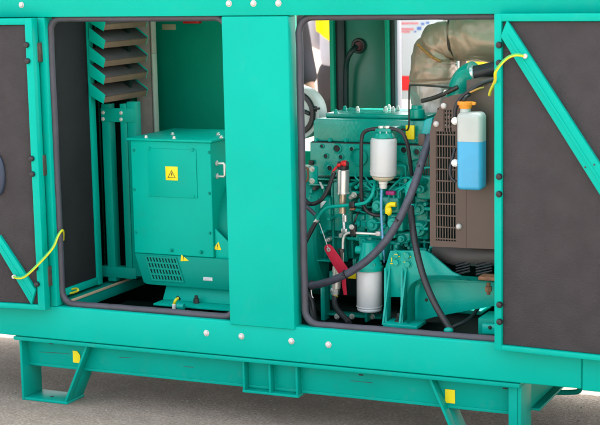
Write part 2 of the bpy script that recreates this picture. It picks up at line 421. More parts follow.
# feet: end plate, sole plate, raked plate
def foot(x_end, w_, rake, sgn):
    y0, y1 = .022, .145
    m_ = MB()
    m_.box((x_end, y0, .0), (x_end+sgn*.011, y1, zfl-.0145), .002)
    xi = x_end+sgn*w_
    m_.box((x_end+sgn*.0112, y0+.001, .0005), (xi, y1-.001, .011), .002)
    a = V((xi-sgn*.003, y0, .0112)); b = V((xi+sgn*rake, y0, zfl-.0145)); t = V((sgn*-.010, 0, 0))
    m_.prism([a, b, b+t, a+t], (0, .0425, 0), .0015)
    k = (zrb-.003-a.z)/(b.z-a.z); bm_ = a.lerp(b, k); a2, b2 = a+V((0, .0428, 0)), bm_+V((0, .0428, 0))
    m_.prism([a2, b2, b2+t, a2+t], (0, y1-y0-.044, 0), .0015)
    o = m_.build('skid_foot', SKID, RAIL)
    return o
foot(P(20.5, 370, .022).x, P(67, 404, .022).x-P(20.5, 370, .022).x, P(88, 347, .022).x-P(67, 404, .022).x, 1)
xe = P(521, 400, .022).x
foot(xe, xe-P(456, 432, .022).x, P(456, 432, .022).x-P(428, 383, .022).x, -1)
MB().box((xe-.042, .021, .012), (xe-.0115, .0285, zfl-.0145), .0015).build('end_plate', SKID, RAIL)
# bolt hole in left sole: dark slot
c = PZ(52, 396.5, .0115); MB().cyl(c, c+V((0, 0, .0015)), .007, seg=14).build('bolt_hole', BLK, RAIL)
# fork pocket frame
x0 = P(243.5, 375, .03).x; x1 = P(296.5, 380, .03).x; xm = P(269.5, 378, .03).x
zz0 = P(270, 392, .03).z-.002; m_ = MB()
for x in (x0, xm, x1): m_.box((x-.004, .03, zz0), (x+.004, .0645, zfl-.0142), .001)
m_.box((x0-.006, .029, zz0-.009), (x1+.006, .10, zz0+.0002), .0015)
m_.build('fork_pocket', SKID, RAIL)
# end cross member and rear rail
m_ = MB().box((xe-.0005, .146, zrb+.004), (xe-.010, YB-.15, zfl-.0145), .001)
m_.box((xe-.0105, .147, zrb-.005), (xe+.028, YB-.151, zrb+.0035), .002)
m_.build('cross_member', SKID, RAIL)
MB().box((xs0+.02, YB-.12, zrb), (xs1-.02, YB-.11, zfl-.014), .001).build('rear_rail', SKID, RAIL)
xl0 = P(38, 380, .1).x
m_ = MB()
# towing loop at the far right
pts = [P(549, 388, .62), P(552, 391.4, .62), P(560, 392.3, .62), P(576, 391.8, .62), P(580, 389, .62), P(581, 385, .62)]
MB().tube(pts, .010, 10, smooth=6).build('towing_loop', COWL, RAIL)

for (xa_, ya_, xb_, yb_) in ((38, 351.6, 70, 353.4), (182, 366, 194, 367), (349, 380.3, 373, 382.6), (118, 357, 131, 357.4)):
    a = P(xa_, ya_, .064); b = P(xb_, yb_, .064); MB().prism([a, b, b-V((.004, 0, .0016)), a-V((-.01, 0, .0011))], (0, -.0006, 0)).build('scratch', DSTEEL, RAIL)
rr = random.Random(4)
for (x, z0_, z1_) in ((x0-.005, zz0, zfl-.016), (x1+.005, zz0, zfl-.016), (xm+.0045, zz0, zfl-.016)):
    n_ = 14; MB().tube([(x+rr.uniform(-.001, .001), .0635, z0_+(z1_-z0_)*k/n_) for k in range(n_+1)], .0032, 7, rfun=lambda t, a: .003+.0009*math.sin(t*60)).build('weld_bead', SKID, RAIL)
# --- canopy inner shell
MB().box((XL, YB, zb0), (P(329, 60, YB).x-.9, YB+.02, zt+.25), .002).build('rear_wall_end', DGREEN, GEN)
xrw0 = P(329, 60, YB).x-.9; xrw1 = P(300, 60, YB).x-.02
o = MB().box((xrw0+.001, YB-.004, zb0), (xrw1, YB+.02, zt+.25), .002).build('rear_wall', DGREEN, GEN); RW = o
a = P(160.5, 24.5, YB-.02); b = P(174, 30, YB-.02)
MB().box((a.x, YB-.007, b.z), (b.x, YB-.0035, a.z), .0005).build('paper_label', TANL, RW)
a = P(184, 21.5, YB-.02); b = P(200, 23.4, YB-.02)
MB().box((a.x, YB-.030, b.z), (b.x, YB-.0035, a.z+.01), .0005).build('red_strip', RED, RW)
MB().box((XL, .052, zb0), (XL+.02, YB, zt+.25), .002).build('end_panel', GREEN, GEN)
MB().box((XR-.02, .052, zb0), (XR, YB, zt+.25), .002).build('end_panel', GREEN, GEN)
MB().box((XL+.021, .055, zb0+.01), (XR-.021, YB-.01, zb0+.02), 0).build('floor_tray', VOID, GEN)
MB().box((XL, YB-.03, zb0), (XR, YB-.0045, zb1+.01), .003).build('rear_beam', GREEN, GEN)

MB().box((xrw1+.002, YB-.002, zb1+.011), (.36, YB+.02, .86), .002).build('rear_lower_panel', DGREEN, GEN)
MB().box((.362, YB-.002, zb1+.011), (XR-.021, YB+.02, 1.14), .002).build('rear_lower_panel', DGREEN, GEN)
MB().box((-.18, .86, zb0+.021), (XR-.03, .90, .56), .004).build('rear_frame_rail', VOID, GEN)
# left end insulation wall (faces the alternator)
c0 = P(54, 160, .06); EX = c0.x
c1 = PX(91.5, 160, EX); ey0, ey1 = .058, c1.y
ez0 = PX(66, 288, EX).z
o = MB().box((EX-.04, ey0, ez0), (EX, ey1, zt+.19), .002).build('inner_wall', DFOAM, GEN); IW = o
ry = PX(97.5, 160, EX+.006).y
m_ = MB().box((EX-.04, ey1+.0005, ez0-.03), (EX+.008, ry, zt+.19), .002)
m_.box((EX-.04, ey0, ez0-.028), (EX+.007, ey1, ez0-.0005), .002)
m_.build('trim_frame', BOX, IW)
# floor rail under the wall
m_ = MB()
zr = .393
a = PZ(75, 298, zr); b = PZ(143, 277.5, zr)
m_.box((EX-.03, .06, zr-.05), (a.x, YB-.05, zr-.006), .003)
FR = m_.build('floor_rail', COWL, GEN)
MB().box((a.x-.002, .062, zr-.009), (a.x+.004, YB-.06, zr), .001).build('edge_trim', TANL, FR)
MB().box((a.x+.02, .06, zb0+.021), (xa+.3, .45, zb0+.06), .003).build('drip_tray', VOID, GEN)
pts = [P(66, 294, .12), P(70, 290, .13), P(76, 288.5, .13), P(78, 290.5, .12), P(72, 293, .12), P(66.5, 293.5, .11)]
MB().tube(pts, .004, 8, smooth=8).build('earth_wire', YWIRE, GEN)

# air inlet baffles
LY = .30
def flat(px, py, Y): q = P(px, py, Y); return V((q.x, Y, q.z))
for yt in (22.5, 40.6, 59.2, 76, 95.2):                # sloping boards running back along the end wall
    tip_t, tip_b = flat(104.3, yt+2, LY), flat(103.3, yt+8, LY)
    in_t, in_b = flat(89, yt-10, LY), flat(89, yt-1, LY)
    yfar = PX(147, yt, tip_t.x).y
    th = (tip_t-in_t).normalized()
    m_ = MB(); m_.prism([tip_t+V((0, .004, 0)), tip_b+V((0, .004, 0)), in_b+V((0, .004, 0)), in_t+V((0, .004, 0))], (0, yfar-LY, 0), .002)
    o = m_.build('baffle', BFOAM, GEN)
    up = V((.0, 0, .0045))
    m_ = MB(); m_.prism([tip_t+up*.2+V((.002, .005, 0)), in_t+up*.2+V((0, .005, 0)), in_t+up+V((0, .005, 0)), tip_t+up+V((.002, .005, 0))], (0, yfar-LY-.002, 0), .0005); m_.build('baffle_top', mat('grey_baffle_foam', (.075, .066, .063), .95, bump=.5, bscale=300, var=.1, vscale=20, spec=.15), o)
    m_ = MB(); m_.prism([in_t+V((0, 0, .012)), tip_t+V((.004, 0, .008)), tip_b+V((.0, 0, -.003)), in_b+V((0, 0, -.004))], (0, .003, 0), .0005); m_.build('baffle_cheek', BOX, o)
    m_ = MB(); m_.prism([q+V((0, yfar-LY+.001, 0)) for q in (in_t+V((0, 0, .012)), tip_t+V((.004, 0, .008)), tip_b+V((.0, 0, -.003)), in_b+V((0, 0, -.004)))], (0, .003, 0), .0005); m_.build('baffle_cheek', BOX, o)
# upright frame below the baffles
fy = .40
m_ = MB()
for (p0, p1) in (((101, 104), (109, 281)), ((119.5, 104), (126, 279)), ((126.5, 102), (135, 276))):
    a, b = pb(p0, p1, fy, .04)
    # keep plumb: average the leaning picture edges
    m_.box(a, (a[0]+(P(p1[0], 160, fy).x-P(p0[0], 160, fy).x)+0, fy+.04, b[2]), .002)
a, b = pb((100.5, 108), (135, 122.5), fy-.003, .003); m_.box(a, b, .001)
a, b = pb((101, 266), (136, 279), fy-.002, .04); m_.box(a, b, .002)
IF = m_.build('inlet_frame', COWL, GEN)
for q in ((103, 112.5), (103, 119), (121, 113), (121, 119.5)): bolt(IF, *q, fy-.003, .0055, .006)
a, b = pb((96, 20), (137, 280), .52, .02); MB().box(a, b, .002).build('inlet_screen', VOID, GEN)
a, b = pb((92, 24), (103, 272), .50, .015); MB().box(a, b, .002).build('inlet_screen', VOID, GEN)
# grey steel divider with a pale strip painted as light leaking past its edge
a, b = pb((134, 18), (158.5, 290), .82, .01); o = MB().box(a, (b[0], .83, .35), .001).build('divider_panel', GREYP, GEN)
a, b = pb((158.7, 18), (160.8, 290), .80, .03); MB().box((b[0]-.006, .80, .35), (b[0], .835, P(160, 54, .80).z), .001).build('light_leak_strip', mat('pale_light_leak', (.72, .62, .55), .4), o); MB().box((b[0]-.006, .80, P(160, 53.8, .80).z), (b[0], .835, a[2]), .001).build('edge_return', GREYP, o)

# ------------------------------------------------------------------ alternator
AY_ = .30
ALT = empty('alternator', (-.6, .5, .4), GEN)
a = P(131, 143, AY_); b = P(212.5, 258, AY_)
ax0, ax1, az1, az0 = P(132.5, 200, AY_).x, P(212, 200, AY_).x, P(170, 141.5, AY_).z, P(170, 255, AY_).z
adep = .34
MB().box((ax0, AY_, az0), (ax1, AY_+adep, az1), .004, 3).build('terminal_box', BOX, ALT)
def sub(n): return [c for c in COL.objects if c.name == n][-1]
TB = sub('terminal_box')
o = MB().box((ax0-.012, AY_-.010, az1+.0005), (ax1+.01, AY_+adep+.02, az1+.009), .002).build('lid', BOX, ALT); LID = o
for (x, y) in ((146, 137), (172.5, 134), (174, 138), (218, 134.3), (221, 137.4)):
    c = PZ(x, y+1, az1+.009); m_ = MB().cyl(c, c+V((0, 0, .004)), .008, seg=14); m_.hexa(c+V((0, 0, .004)), c+V((0, 0, .010)), .0055); m_.build('bolt', ZINC, ALT)
c = PZ(197, 135.5, az1+.0095)
o = bx('cover_plate', BOX, ALT, (147.5, 148.2), (197.3, 198.5), AY_-.0035, .0033, .001)
for q in ((149, 148.6), (192.5, 150), (149.5, 194.3), (193.5, 196.3)): bolt(ALT, *q, AY_-.0035, .005, .005, BOX, 'screw')
for q in ((134, 150.2), (209.2, 152.3), (134.5, 189.5), (209.5, 193.2), (210, 233), (136, 232)): bolt(ALT, *q, AY_, .0045, .005, COWL, 'screw')
# electric hazard label: yellow plate, black triangle with a hand-and-spark mark
yl = AY_-.0052
WL = bx('warning_label', YEL, ALT, (165.3, 166.3), (178, 180.6), yl, .0014, .0004)
def tri_ring(cx, cz, r, t, y, mt, parent, name='warning_mark', extra=True):
    m_ = MB()
    pts = [V((cx+r*math.sin(a), y, cz+r*math.cos(a))) for a in (0, rad(120), rad(240))]
    for i in range(3):
        p, q = pts[i], pts[(i+1) % 3]; c = V((cx, y, cz))
        m_.prism([p, q, c.lerp(q, 1-t), c.lerp(p, 1-t)], (0, -.0006, 0))
    if extra:
        m_.prism([V((cx+x*r, y, cz+z*r)) for x, z in ((.02, .55), (-.16, .12), (-.02, .12), (-.10, -.28), (.17, .22), (.03, .22), (.16, .55))], (0, -.0006, 0))
    m_.build(name, mt, parent)
def dot_ring():
    c = P(171.6, 174.2, yl); tri_ring(c.x, c.z-.004, .0195, .2, yl-.0001, BLK, WL)
dot_ring()
# side handle
hx = ax1; q0 = PX(217, 164.5, hx+.001); q1 = PX(217, 177.5, hx+.001)
m_ = MB(); yy = AY_+.012; zz1 = P(220, 164.5, yy).z; zz0_ = P(220, 177.5, yy).z
hw = P(222.5, 170, yy).x
hx2 = P(216.5, 170, yy).x
pts = [(hx-.002, yy+.03, zz1), (hx+.030, yy+.03, zz1), (hx+.034, yy+.03, zz1-.004), (hx+.034, yy+.03, zz0_+.004), (hx+.030, yy+.03, zz0_), (hx-.002, yy+.03, zz0_)]
MB().tube(pts, .0045, 10).build('handle', ZINC, ALT)
m_ = MB()
for z in (zz1, zz0_): m_.cyl((hx, yy+.03, z), (hx+.006, yy+.03, z), .010, seg=14)
m_.build('handle_foot', WCAP, ALT)
# side gusset plate with the second warning triangle
gp = [(ax1+.001, AY_+.012, az0-.002), (ax1+.075, AY_+.012, az0-.002), (ax1+.075, AY_+.012, az0+.045), (ax1+.001, AY_+.012, az0+.11)]
MB().prism(gp, (0, .006, 0), .001).build('gusset', BOX, ALT)
# vent cowl below the box (tapers inwards to the bottom left)
def cowl_x(px, py): return P(px, py, AY_-.006)
cA = [P(135.5, 249.5, AY_), P(229, 256, AY_), P(229, 291, AY_), P(148.5, 287, AY_), P(144.5, 281, AY_)]
cz1 = az0-.001
pts = [V((cA[0].x, AY_-.008, cz1)), V((cA[1].x+.03, AY_-.008, cz1)), V((cA[2].x+.03, AY_-.008, cA[2].z+.004)), V((cA[3].x, AY_-.008, cA[2].z+.004)), V((cA[4].x, AY_-.008, cA[4].z-.004))]
CW = MB().prism(pts, (0, .30, 0), .003).build('vent_cowl', COWL, ALT)
for q in ((171.5, 250.3), (201, 252)):
    bolt(ALT, *q, AY_-.004, .005, .008, COWL, 'screw')
# grille: dark backing with slanted slots between teal bars
gy = AY_-.0085
def quad(a, b, c, d, y, t, mt, nm, parent):
    return MB().prism([V((P(*q, y).x, y, P(*q, y).z)) for q in (a, b, c, d)], (0, -t, 0)).build(nm, mt, parent)
GR = quad((145.8, 256), (176, 258), (183.5, 281.5), (153, 279.5), gy, .001, VOID, 'grille', CW)
m_ = MB(); y2 = gy-.0012
def gpt(s, t):
    l_ = V((145.8, 256)).lerp(V((153, 279.5)), t); r_ = V((176, 258)).lerp(V((183.5, 281.5)), t)
    q = l_.lerp(r_, s); return P(q.x, q.y, y2)
for i in range(11):
    s = i/10; m_.prism([gpt(s-.026, -.02), gpt(s+.026, -.02), gpt(s+.026, 1.02), gpt(s-.026, 1.02)], (0, -.003, 0))
for i in range(5):
    t = i/4; m_.prism([gpt(-.02, t-.035), gpt(1.02, t-.035), gpt(1.02, t+.035), gpt(-.02, t+.035)], (0, -.0034, 0))
m_.build('grille_bars', COWL, CW)
def sticker(pts, y):
    m_ = MB().prism([V((P(*q, y).x, y, P(*q, y).z)) for q in pts], (0, -.0012, 0)); o = m_.build('warning_sticker', YEL, ALT)
    c = V((0, 0)); 
    for q in pts: c += V(q)
    c /= len(pts)
    w_ = P(c.x, c.y, y-.0014)
    m_ = MB(); m_.prism([V((w_.x+x, y-.0013, w_.z+z)) for x, z in ((-.0016, .010), (.0016, .010), (.001, 0), (-.001, 0))], (0, -.0006, 0))
    m_.cyl((w_.x, y-.0013, w_.z-.004), (w_.x, y-.002, w_.z-.004), .0017, seg=10)
    m_.build('warning_mark', BLK, o)
sticker([(181.5, 254.6), (188.8, 260.7), (180.8, 261)], gy)
sticker([(218.5, 241.8), (221.3, 250), (213, 249.2)], AY_+.0115)
WLB = bx('data_label', WLAB, ALT, (203.3, 277), (212.3, 281), gy-.001, .001, 0)
m_ = MB()
for i in range(3):
    a_ = P(204.2, 278+i*1.0, gy-.0012); b_ = P(211.2-(i == 1)*2, 278.4+i*1.0, gy-.0012)
    m_.box((a_.x, gy-.0021, a_.z), (b_.x, gy-.0011, b_.z), 0)
m_.build('print_line', DSTEEL, WLB)
# alternator barrel behind, cradle flange and mount
MB().cyl((ax0+.03, .58, .62), (-.05, .58, .62), .24, seg=40, bev=.01).build('stator_housing', COWL, ALT)
zc = P(180, 300, .32).z
pts = [V((P(161, 291, .3).x, .30, zc+.045)), V((xa+.05, .30, zc+.045)), V((xa+.05, .26, zc)), V((P(157, 300, .26).x, .26, zc))]
m_ = MB()
m_.box((P(155, 300, .25).x, .235, zc-.008), (xa+.05, .36, zc), .002)
m_.prism([(P(161, 291, .3).x, .312, zc), (P(163, 289, .3).x, .33, zc+.055), (xa+.05, .33, zc+.055), (xa+.05, .312, zc)], (0, .006, 0), .001)
m_.build('cradle_flange', BOX, ALT)
m_ = MB(); c = P(194, 308, .27)
m_.cyl((c.x, .29, zc-.075), (c.x, .29, zc-.0085), .036, seg=24, bev=.008); m_.build('rubber_mount', RUB, ALT)
m_ = MB(); m_.hexa((c.x, .29, zc), (c.x, .29, zc+.018), .011); m_.cyl((c.x, .29, zc+.018), (c.x, .29, zc+.03), .007); m_.build('bolt', DSTEEL, ALT)
m_ = MB(); c = P(181, 306.5, .2); m_.cyl(c-V((.014, 0, 0)), c+V((.014, 0, 0)), .012); m_.build('drain_plug', ENG2, ALT)
pts = [P(174, 311, .20), P(174, 305, .20), P(175.5, 300.5, .20), P(178.5, 298, .22)]
MB().tube(pts, .0055, 10, smooth=6).build('sensor_lead', YWIRE, ALT)
MB().cyl(P(174, 309.5, .199), P(174, 304, .199), .0075, seg=14).build('sensor_sleeve', WPL, ALT)
MB().cyl(P(177.5, 298.8, .22), P(179.5, 297, .225), .009, seg=14).build('sensor_plug', RUB, ALT)

# ------------------------------------------------------------------ engine bay: rear structure
def rearbox(nm, mt, x0, x1, Y, dep, z0=zb0+.02, z1=zt+.19):
    a = P(x0, 60, Y); b = P(x1, 60, Y); return MB().box((a.x, Y, z0), (b.x, Y+dep, z1), .003).build(nm, mt, GEN)
rearbox('rear_post', DGREEN, 329.5, 333.8, .93, .07)
rearbox('rear_post_seal', RUB, 334, 344.5, .95, .05)
rearbox('rear_post', DGREEN, 384.8, 388.3, .93, .07)
rearbox('rear_post_seal', RUB, 388.6, 394.4, .95, .05)
rearbox('rear_post', mat('blue_grey_steel', (.20, .21, .25), .45, .3), 394.6, 397.4, .95, .05)
RP = rearbox('lamp_panel', mat('glossy_rear_green', (.015, .125, .085), .28, var=.08, vscale=4), 344.7, 384.7, .965, .02)
c = P(358.6, 46, .955)
m_ = MB(); m_.lathe([(.017, 0), (.030, 0), (.031, .008), (.027, .014), (.020, .014), (.017, .006)], c+V((0, .008, 0)), (0, -1, 0), 28); m_.build('grommet', RUB, RP)
m_ = MB(); m_.cyl(c+V((0, .006, 0)), c+V((0, 0, 0)), .0175, seg=20); m_.build('grommet_core', mat('dark_red_plastic', (.12, .015, .02), .5), RP)
MB().tube([P(356, 47, .93), P(352, 51, .90), P(347.5, 59, .90), P(346, 72, .92), P(346, 112, .93)], .0105, 12, smooth=8).build('cable_conduit', RUB, RP)

# ------------------------------------------------------------------ engine
EY = .43
ENGN = empty('engine', (.2, .6, .4), GEN)
def eb(nm, mt, p0, p1, Y, dep, bev=.004): return bx(nm, mt, ENGN, p0, p1, Y, dep, bev)
# valve cover
vx0, vx1 = P(313.5, 130, EY).x, P(429, 130, EY).x
vz1, vz0 = P(360, 119.5, EY).z, P(360, 142.5, EY).z
m_ = MB(); m_.prism([(vx0, EY, vz0), (vx1, EY, vz0), (vx1, EY, vz1-.004), (vx1-.006, EY, vz1), (vx0+.012, EY, vz1), (vx0, EY, vz1-.010)], (0, .30, 0), .004)
VC = m_.build('valve_cover', ENG, ENGN)
m_ = MB(); m_.box((vx0+.03, EY+.04, vz1), (vx1-.02, EY+.27, vz1+.016), .006, 3); m_.build('cover_top', ENG, ENGN)
for (x, y) in ((336, 114), (345, 110.5), (357.5, 111), (385.5, 111), (389, 109.3), (393, 111.3), (398, 110.5)):
    c = PZ(x, y, vz1+.016); m_ = MB().hexa(c, c+V((0, 0, .010)), .008); m_.ball(c+V((0, 0, .012)), .006); m_.build('bolt', ZINC if x > 350 else ENG2, ENGN)
# head and block
m_ = MB(); m_.box((vx0-.012, EY-.010, P(360, 176, EY).z), (vx1+.01, EY+.32, vz0-.001), .004)
m_.build('cylinder_head', ENG, ENGN)
m_ = MB(); m_.box((vx0-.02, EY+.042, P(360, 262, EY).z), (vx1+.015, EY+.34, P(360, 176.5, EY).z), .006)
m_.build('engine_block', ENG, ENGN)
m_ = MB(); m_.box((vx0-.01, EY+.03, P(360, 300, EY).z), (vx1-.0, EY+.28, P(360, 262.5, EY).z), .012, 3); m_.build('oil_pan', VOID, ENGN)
# head details: bosses, ribs, core plugs
m_ = MB()
for (x, y, r) in ((337, 148.5, .017), (326, 156, .010), (341, 157, .010), (352, 149, .010), (322, 146, .008), (404, 150, .014), (417, 152, .014), (330, 168, .012)):
    c = P(x, y, EY-.010); hb = MB().lathe([(r*1.15, 0), (r*1.1, .004), (r*.8, .005), (r*.75, .001), (0, .001)], c, (0, -1, 0), 18).build('head_boss', ENG, ENGN)
    MB().lathe([(r*.72, .0012), (r*.3, .0016), (0, .0014)], c, (0, -1, 0), 14).build('socket', RUB, hb)
m_ = MB()
for (x, y, r) in ((359.5, 157, .034), (400, 168, .030), (417, 166, .026)):
    c = P(x, y, EY-.010); MB().lathe([(r, 0), (r, .006), (r*.93, .010), (r*.86, .006), (r*.8, .001), (0, .001)], c, (0, -1, 0), 26).build('core_plug', ENG, ENGN)
m_ = MB()
for y in (175.2, 180, 186, 206, 238):
    a, b = pb((308, y-.8), (432, y+3.3), EY-.014, .02); m_.box((vx0-.018, EY-.013, (a[2]+b[2])/2-.003), (vx1+.01, EY+.05, (a[2]+b[2])/2+.003), .001)
for x in (316, 324, 333, 352, 366, 398, 412, 424):
    a = P(x, 215, EY-.012); m_.box((a.x-.004, EY-.012-random.random()*.006, P(x, 255+random.uniform(-12, 5), EY).z), (a.x+.004, EY+.05, P(x, 182+random.uniform(0, 15), EY).z), .002)
m_.build('block_rib', ENG, ENGN)
# left side: flywheel housing, covers
m_ = MB(); m_.lathe([(0, 0), (.17, 0), (.205, .01), (.215, .03), (.215, .075), (.205, .08), (.19, .085), (.185, .16), (0, .16)], (P(309, 280, .42).x-.02, .63, .60), (1, 0, 0), 56)
m_.build('flywheel_housing', ENG, ENGN)
m_ = MB()
for k in range(18):
    a_ = k*2*math.pi/18; c = V((P(309, 280, .42).x+.065, .63+.203*math.cos(a_), .60+.203*math.sin(a_))); MB().hexa(c, c+V((.010, 0, 0)), .008).build('flange_bolt', ENG2, ENGN)
eb('side_cover', ENG, (305, 196), (331, 231), EY-.035, .09, .008)
eb('side_cover', ENG, (333, 182), (352, 232), EY-.022, .08, .006)
eb('bracket', ENG2, (309, 166), (317, 184), EY-.06, .012, .002)
for q in ((312, 169), (312, 181)):
    bolt(ENGN, *q, EY-.06, .008, .006, ZINC)
pts = [P(302, 168, EY-.07), P(307, 168, EY-.085), P(308, 171, EY-.085), P(308, 178, EY-.085), P(306, 181.5, EY-.085), P(301, 181.5, EY-.07)]
MB().tube(pts, .004, 8, smooth=5).build('wire_loop', RUST, ENGN)
eb('square_socket', BLK, (308.5, 160.5), (313, 165), EY-.02, .012, .001)
# paint chips/labels on the block
for pts in (((319, 181.5), (321, 182), (324, 188), (322, 189)), ((319.5, 203), (321, 201), (326.5, 201), (322, 207), (320, 209))):
    MB().prism([V((P(*q, EY-.0365).x, EY-.0365, P(*q, EY-.0365).z)) for q in pts], (0, -.001, 0)).build('paper_scrap', WLAB, ENGN)
# injection pump, lift pump, governor cluster (right half)
m_ = MB()
for (p0, p1, d, dep) in (((372, 196), (399, 214), .085, .085), ((376, 188), (384, 199), .075, .075), ((389, 187), (398, 197), .07, .07), ((366, 212), (386, 240), .06, .06), ((387, 214), (403, 232), .095, .095),
                        ((352, 214), (365, 232), .05, .05), ((396, 232), (410, 243), .06, .06), ((358, 236), (372, 246), .07, .07), ((402, 196), (412, 214), .05, .05), ((414, 196), (428, 240), .03, .035), ((416, 176), (431, 200), .06, .06)):
    a, b = pb(p0, p1, EY-d, dep+.05); m_.box(a, b, .007, 3)
m_.build('injection_pump', ENG, ENGN)
m_ = MB()
for (x, y, d, r, h) in ((379, 205, .085, .022, .02), (393, 206, .085, .016, .022), (374, 224, .06, .024, .02), (394, 223, .095, .022, .014), (358, 223, .05, .015, .02), (403, 238, .06, .014, .02),
                        (407, 204, .05, .013, .02), (421, 208, .03, .024, .024), (421, 228, .03, .028, .03), (423, 188, .06, .017, .03), (365, 241, .07, .013, .02), (383, 235, .06, .012, .016), (384, 192, .05, .008, .03)):
    c = P(x, y, EY-d); MB().lathe([(r, 0), (r, h*.7), (r*.85, h), (r*.45, h), (r*.4, h*1.5), (0, h*1.5)], c, (0, -1, 0), 20).build('pump_flange', ENG2, ENGN)
m_ = MB()
rr = random.Random(3)
for k in range(60):
    x, y = rr.uniform(350, 430), rr.uniform(180, 250); c = P(x, y, EY-rr.uniform(.01, .07)); L = rr.uniform(.02, .05)
    m_ = MB()
    if rr.random() < .6: m_.hexa(c, c-V((0, .012, 0)), rr.uniform(.005, .008)); m_.cyl(c+V((0, .11, 0)), c, .006, seg=10)
    else: m_.cyl(c-V((L/2, 0, 0)), c+V((L/2, 0, 0)), rr.uniform(.004, .008), seg=10)
    m_.build('pump_fitting', ENG2, ENGN)
rr = random.Random(11)
for k in range(46):                                   # casting lumps, covers and lugs of different depth
    x, y = rr.uniform(349, 431), rr.uniform(178, 262); wv, hv = rr.uniform(2.5, 9), rr.uniform(2.5, 11); d = rr.uniform(.015, .085)
    a, b = pb((x, y), (x+wv, y+hv), EY-d, d+.05); m_ = MB().box(a, b, rr.uniform(.002, .006), 2)
    if rr.random() < .5: c = V(((a[0]+b[0])/2, EY-d, (a[2]+b[2])/2)); m_.cyl(c, c-V((0, .008, 0)), min(b[0]-a[0], a[2]-b[2])*.36, seg=14)
    m_.build('casting_lug', ENG if rr.random() < .6 else ENG2, ENGN)
for k in range(26):
    x, y = rr.choice((rr.uniform(305, 350), rr.uniform(350, 430))), rr.uniform(178, 255); c = P(x, y, EY-rr.uniform(.02, .06))
    m_ = MB(); m_.cyl(c+V((0, .10, 0)), c, .0085, seg=14); m_.hexa(c, c-V((0, .008, 0)), rr.uniform(.006, .0085)); m_.build('bolt', rr.choice((ENG2, ENG, DSTEEL, ZINC)), ENGN)
for k in range(16):
    x, y = rr.uniform(350, 422), rr.uniform(182, 250); y_ = EY-rr.uniform(.03, .095)
    dx, dy = rr.choice(((14, 3), (10, -8), (4, 16), (-6, 14), (16, -2)))
    MB().tube([P(x, y, y_+.02), P(x+dx*.2, y+dy*.1, y_), P(x+dx*.6, y+dy*.5, y_-.01), P(x+dx*.9, y+dy*.9, y_), P(x+dx, y+dy*1.1, y_+.03)], rr.uniform(.0025, .0048), 8, smooth=6).build('fuel_pipe', rr.choice((ENG, ENG2, ENG2, DSTEEL)), ENGN)
MB().box((vx0-.004, EY-.0115, vz0-.004), (vx1+.004, EY+.01, vz0-.0005), 0).build('gasket', RUB, ENGN)
for x in (316, 330, 346, 362, 400, 416, 427): bolt(ENGN, x, 140.2, EY, .006, .008, ENG2, 'cover_bolt')
# injector lines
for k, (x, xe2, yt) in enumerate(((372, 356, 172), (377, 366, 176), (389, 401, 172), (394, 413, 168), (399, 421, 170))):
    pts = [P(x, 198, EY-.09), P(x, 191, EY-.09), P((x+xe2)/2, 184+k % 2*2, EY-.075), P(xe2, 178, EY-.05), P(xe2, yt, EY-.02)]
    MB().tube(pts, .0038, 8, smooth=8).build('injector_line', ENG2, ENGN)
for (x, y) in ((398.5, 166), (404, 178), (426, 168)):
    MB().tube([P(x-4, y+12, EY-.05), P(x-4, y+3, EY-.055), P(x-1, y, EY-.055), P(x+5, y, EY-.055), P(x+7, y+3, EY-.055), P(x+7, y+14, EY-.04)], .0036, 8, smooth=6).build('injector_line', ENG2, ENGN)
# yellow handle and magenta plug on the pump, yellow plates
m_ = MB(); m_.tube([P(396, 204.5, .30), P(390.5, 204.5, .30), P(387.8, 207, .30), P(387.5, 213.5, .30)], .009, 10, smooth=6); m_.ball(P(389, 211, .30), .013, (.9, .7, 1.3)); m_.build('yellow_cap', YEL, ENGN)
eb('magenta_plug', MAG, (385.5, 191), (394.2, 195.5), .31, .02, .003)
eb('yellow_plate', YEL, (347.5, 270), (356, 279), .34, .006, .001)
eb('yellow_plate', YEL, (344.5, 276), (346.6, 278.2), .335, .006, .001)
YP = eb('yellow_plate', YEL, (405.5, 125.3), (414.2, 139.6), EY-.03, .012, .002)
# right end: thermostat, coolers
m_ = MB(); c = P(418, 118, EY); m_.lathe([(0, 0), (.028, 0), (.030, .004), (.027, .03), (.020, .034), (.020, .045), (0, .047)], P(417, 118, EY+.02), (0, 0, 1), 22); m_.build('filler_neck', ENG, ENGN)
m_ = MB(); m_.prism([V((P(*q, .34).x, .34, P(*q, .34).z)) for q in ((424, 120), (433, 117), (429, 141), (419, 142))], (0, .05, 0), .006); m_.build('coolant_outlet', mat('bright_teal_casting', (.0, .36, .36), .35, var=.1, vscale=30), ENGN)
m_ = MB().box(*pb((418, 134), (425, 146), .33, .03), .004); m_.build('brown_bracket', BROWN, ENGN)
# turbo elbow/thermostat under the lagging
m_ = MB(); q = P(464, 82, .46)
m_.tube([P(459, 96, .46), P(461, 86, .46), P(467, 77, .46), P(475, 73, .45)], .043, 20, smooth=6)
m_.lathe([(.046, 0), (.046, .012), (.040, .018), (0, .018)], P(459, 97, .46), (0, 0, 1), 22)
m_.build('thermostat_housing', ENG, ENGN)
MB().box(*pb((452, 82), (462, 97), .42, .05), .01).build('thermostat_bracket', ENG, ENGN)
m_ = MB().tube([P(472, 74, .45), P(482, 72, .45), P(500, 68, .44)], .027, 18, smooth=4); m_.build('radiator_hose', BHOSE, ENGN)
MB().lathe([(.0275, 0), (.0295, .002), (.0295, .012), (.0275, .014)], P(471.5, 74, .45), P(482, 72, .45)-P(472, 74, .45), 24).build('hose_clamp', STEEL, ENGN)
c = P(447.5, 92, .40); MB().hexa(c, c-V((0, .02, 0)), .010).build('bolt', ZINC, ENGN)
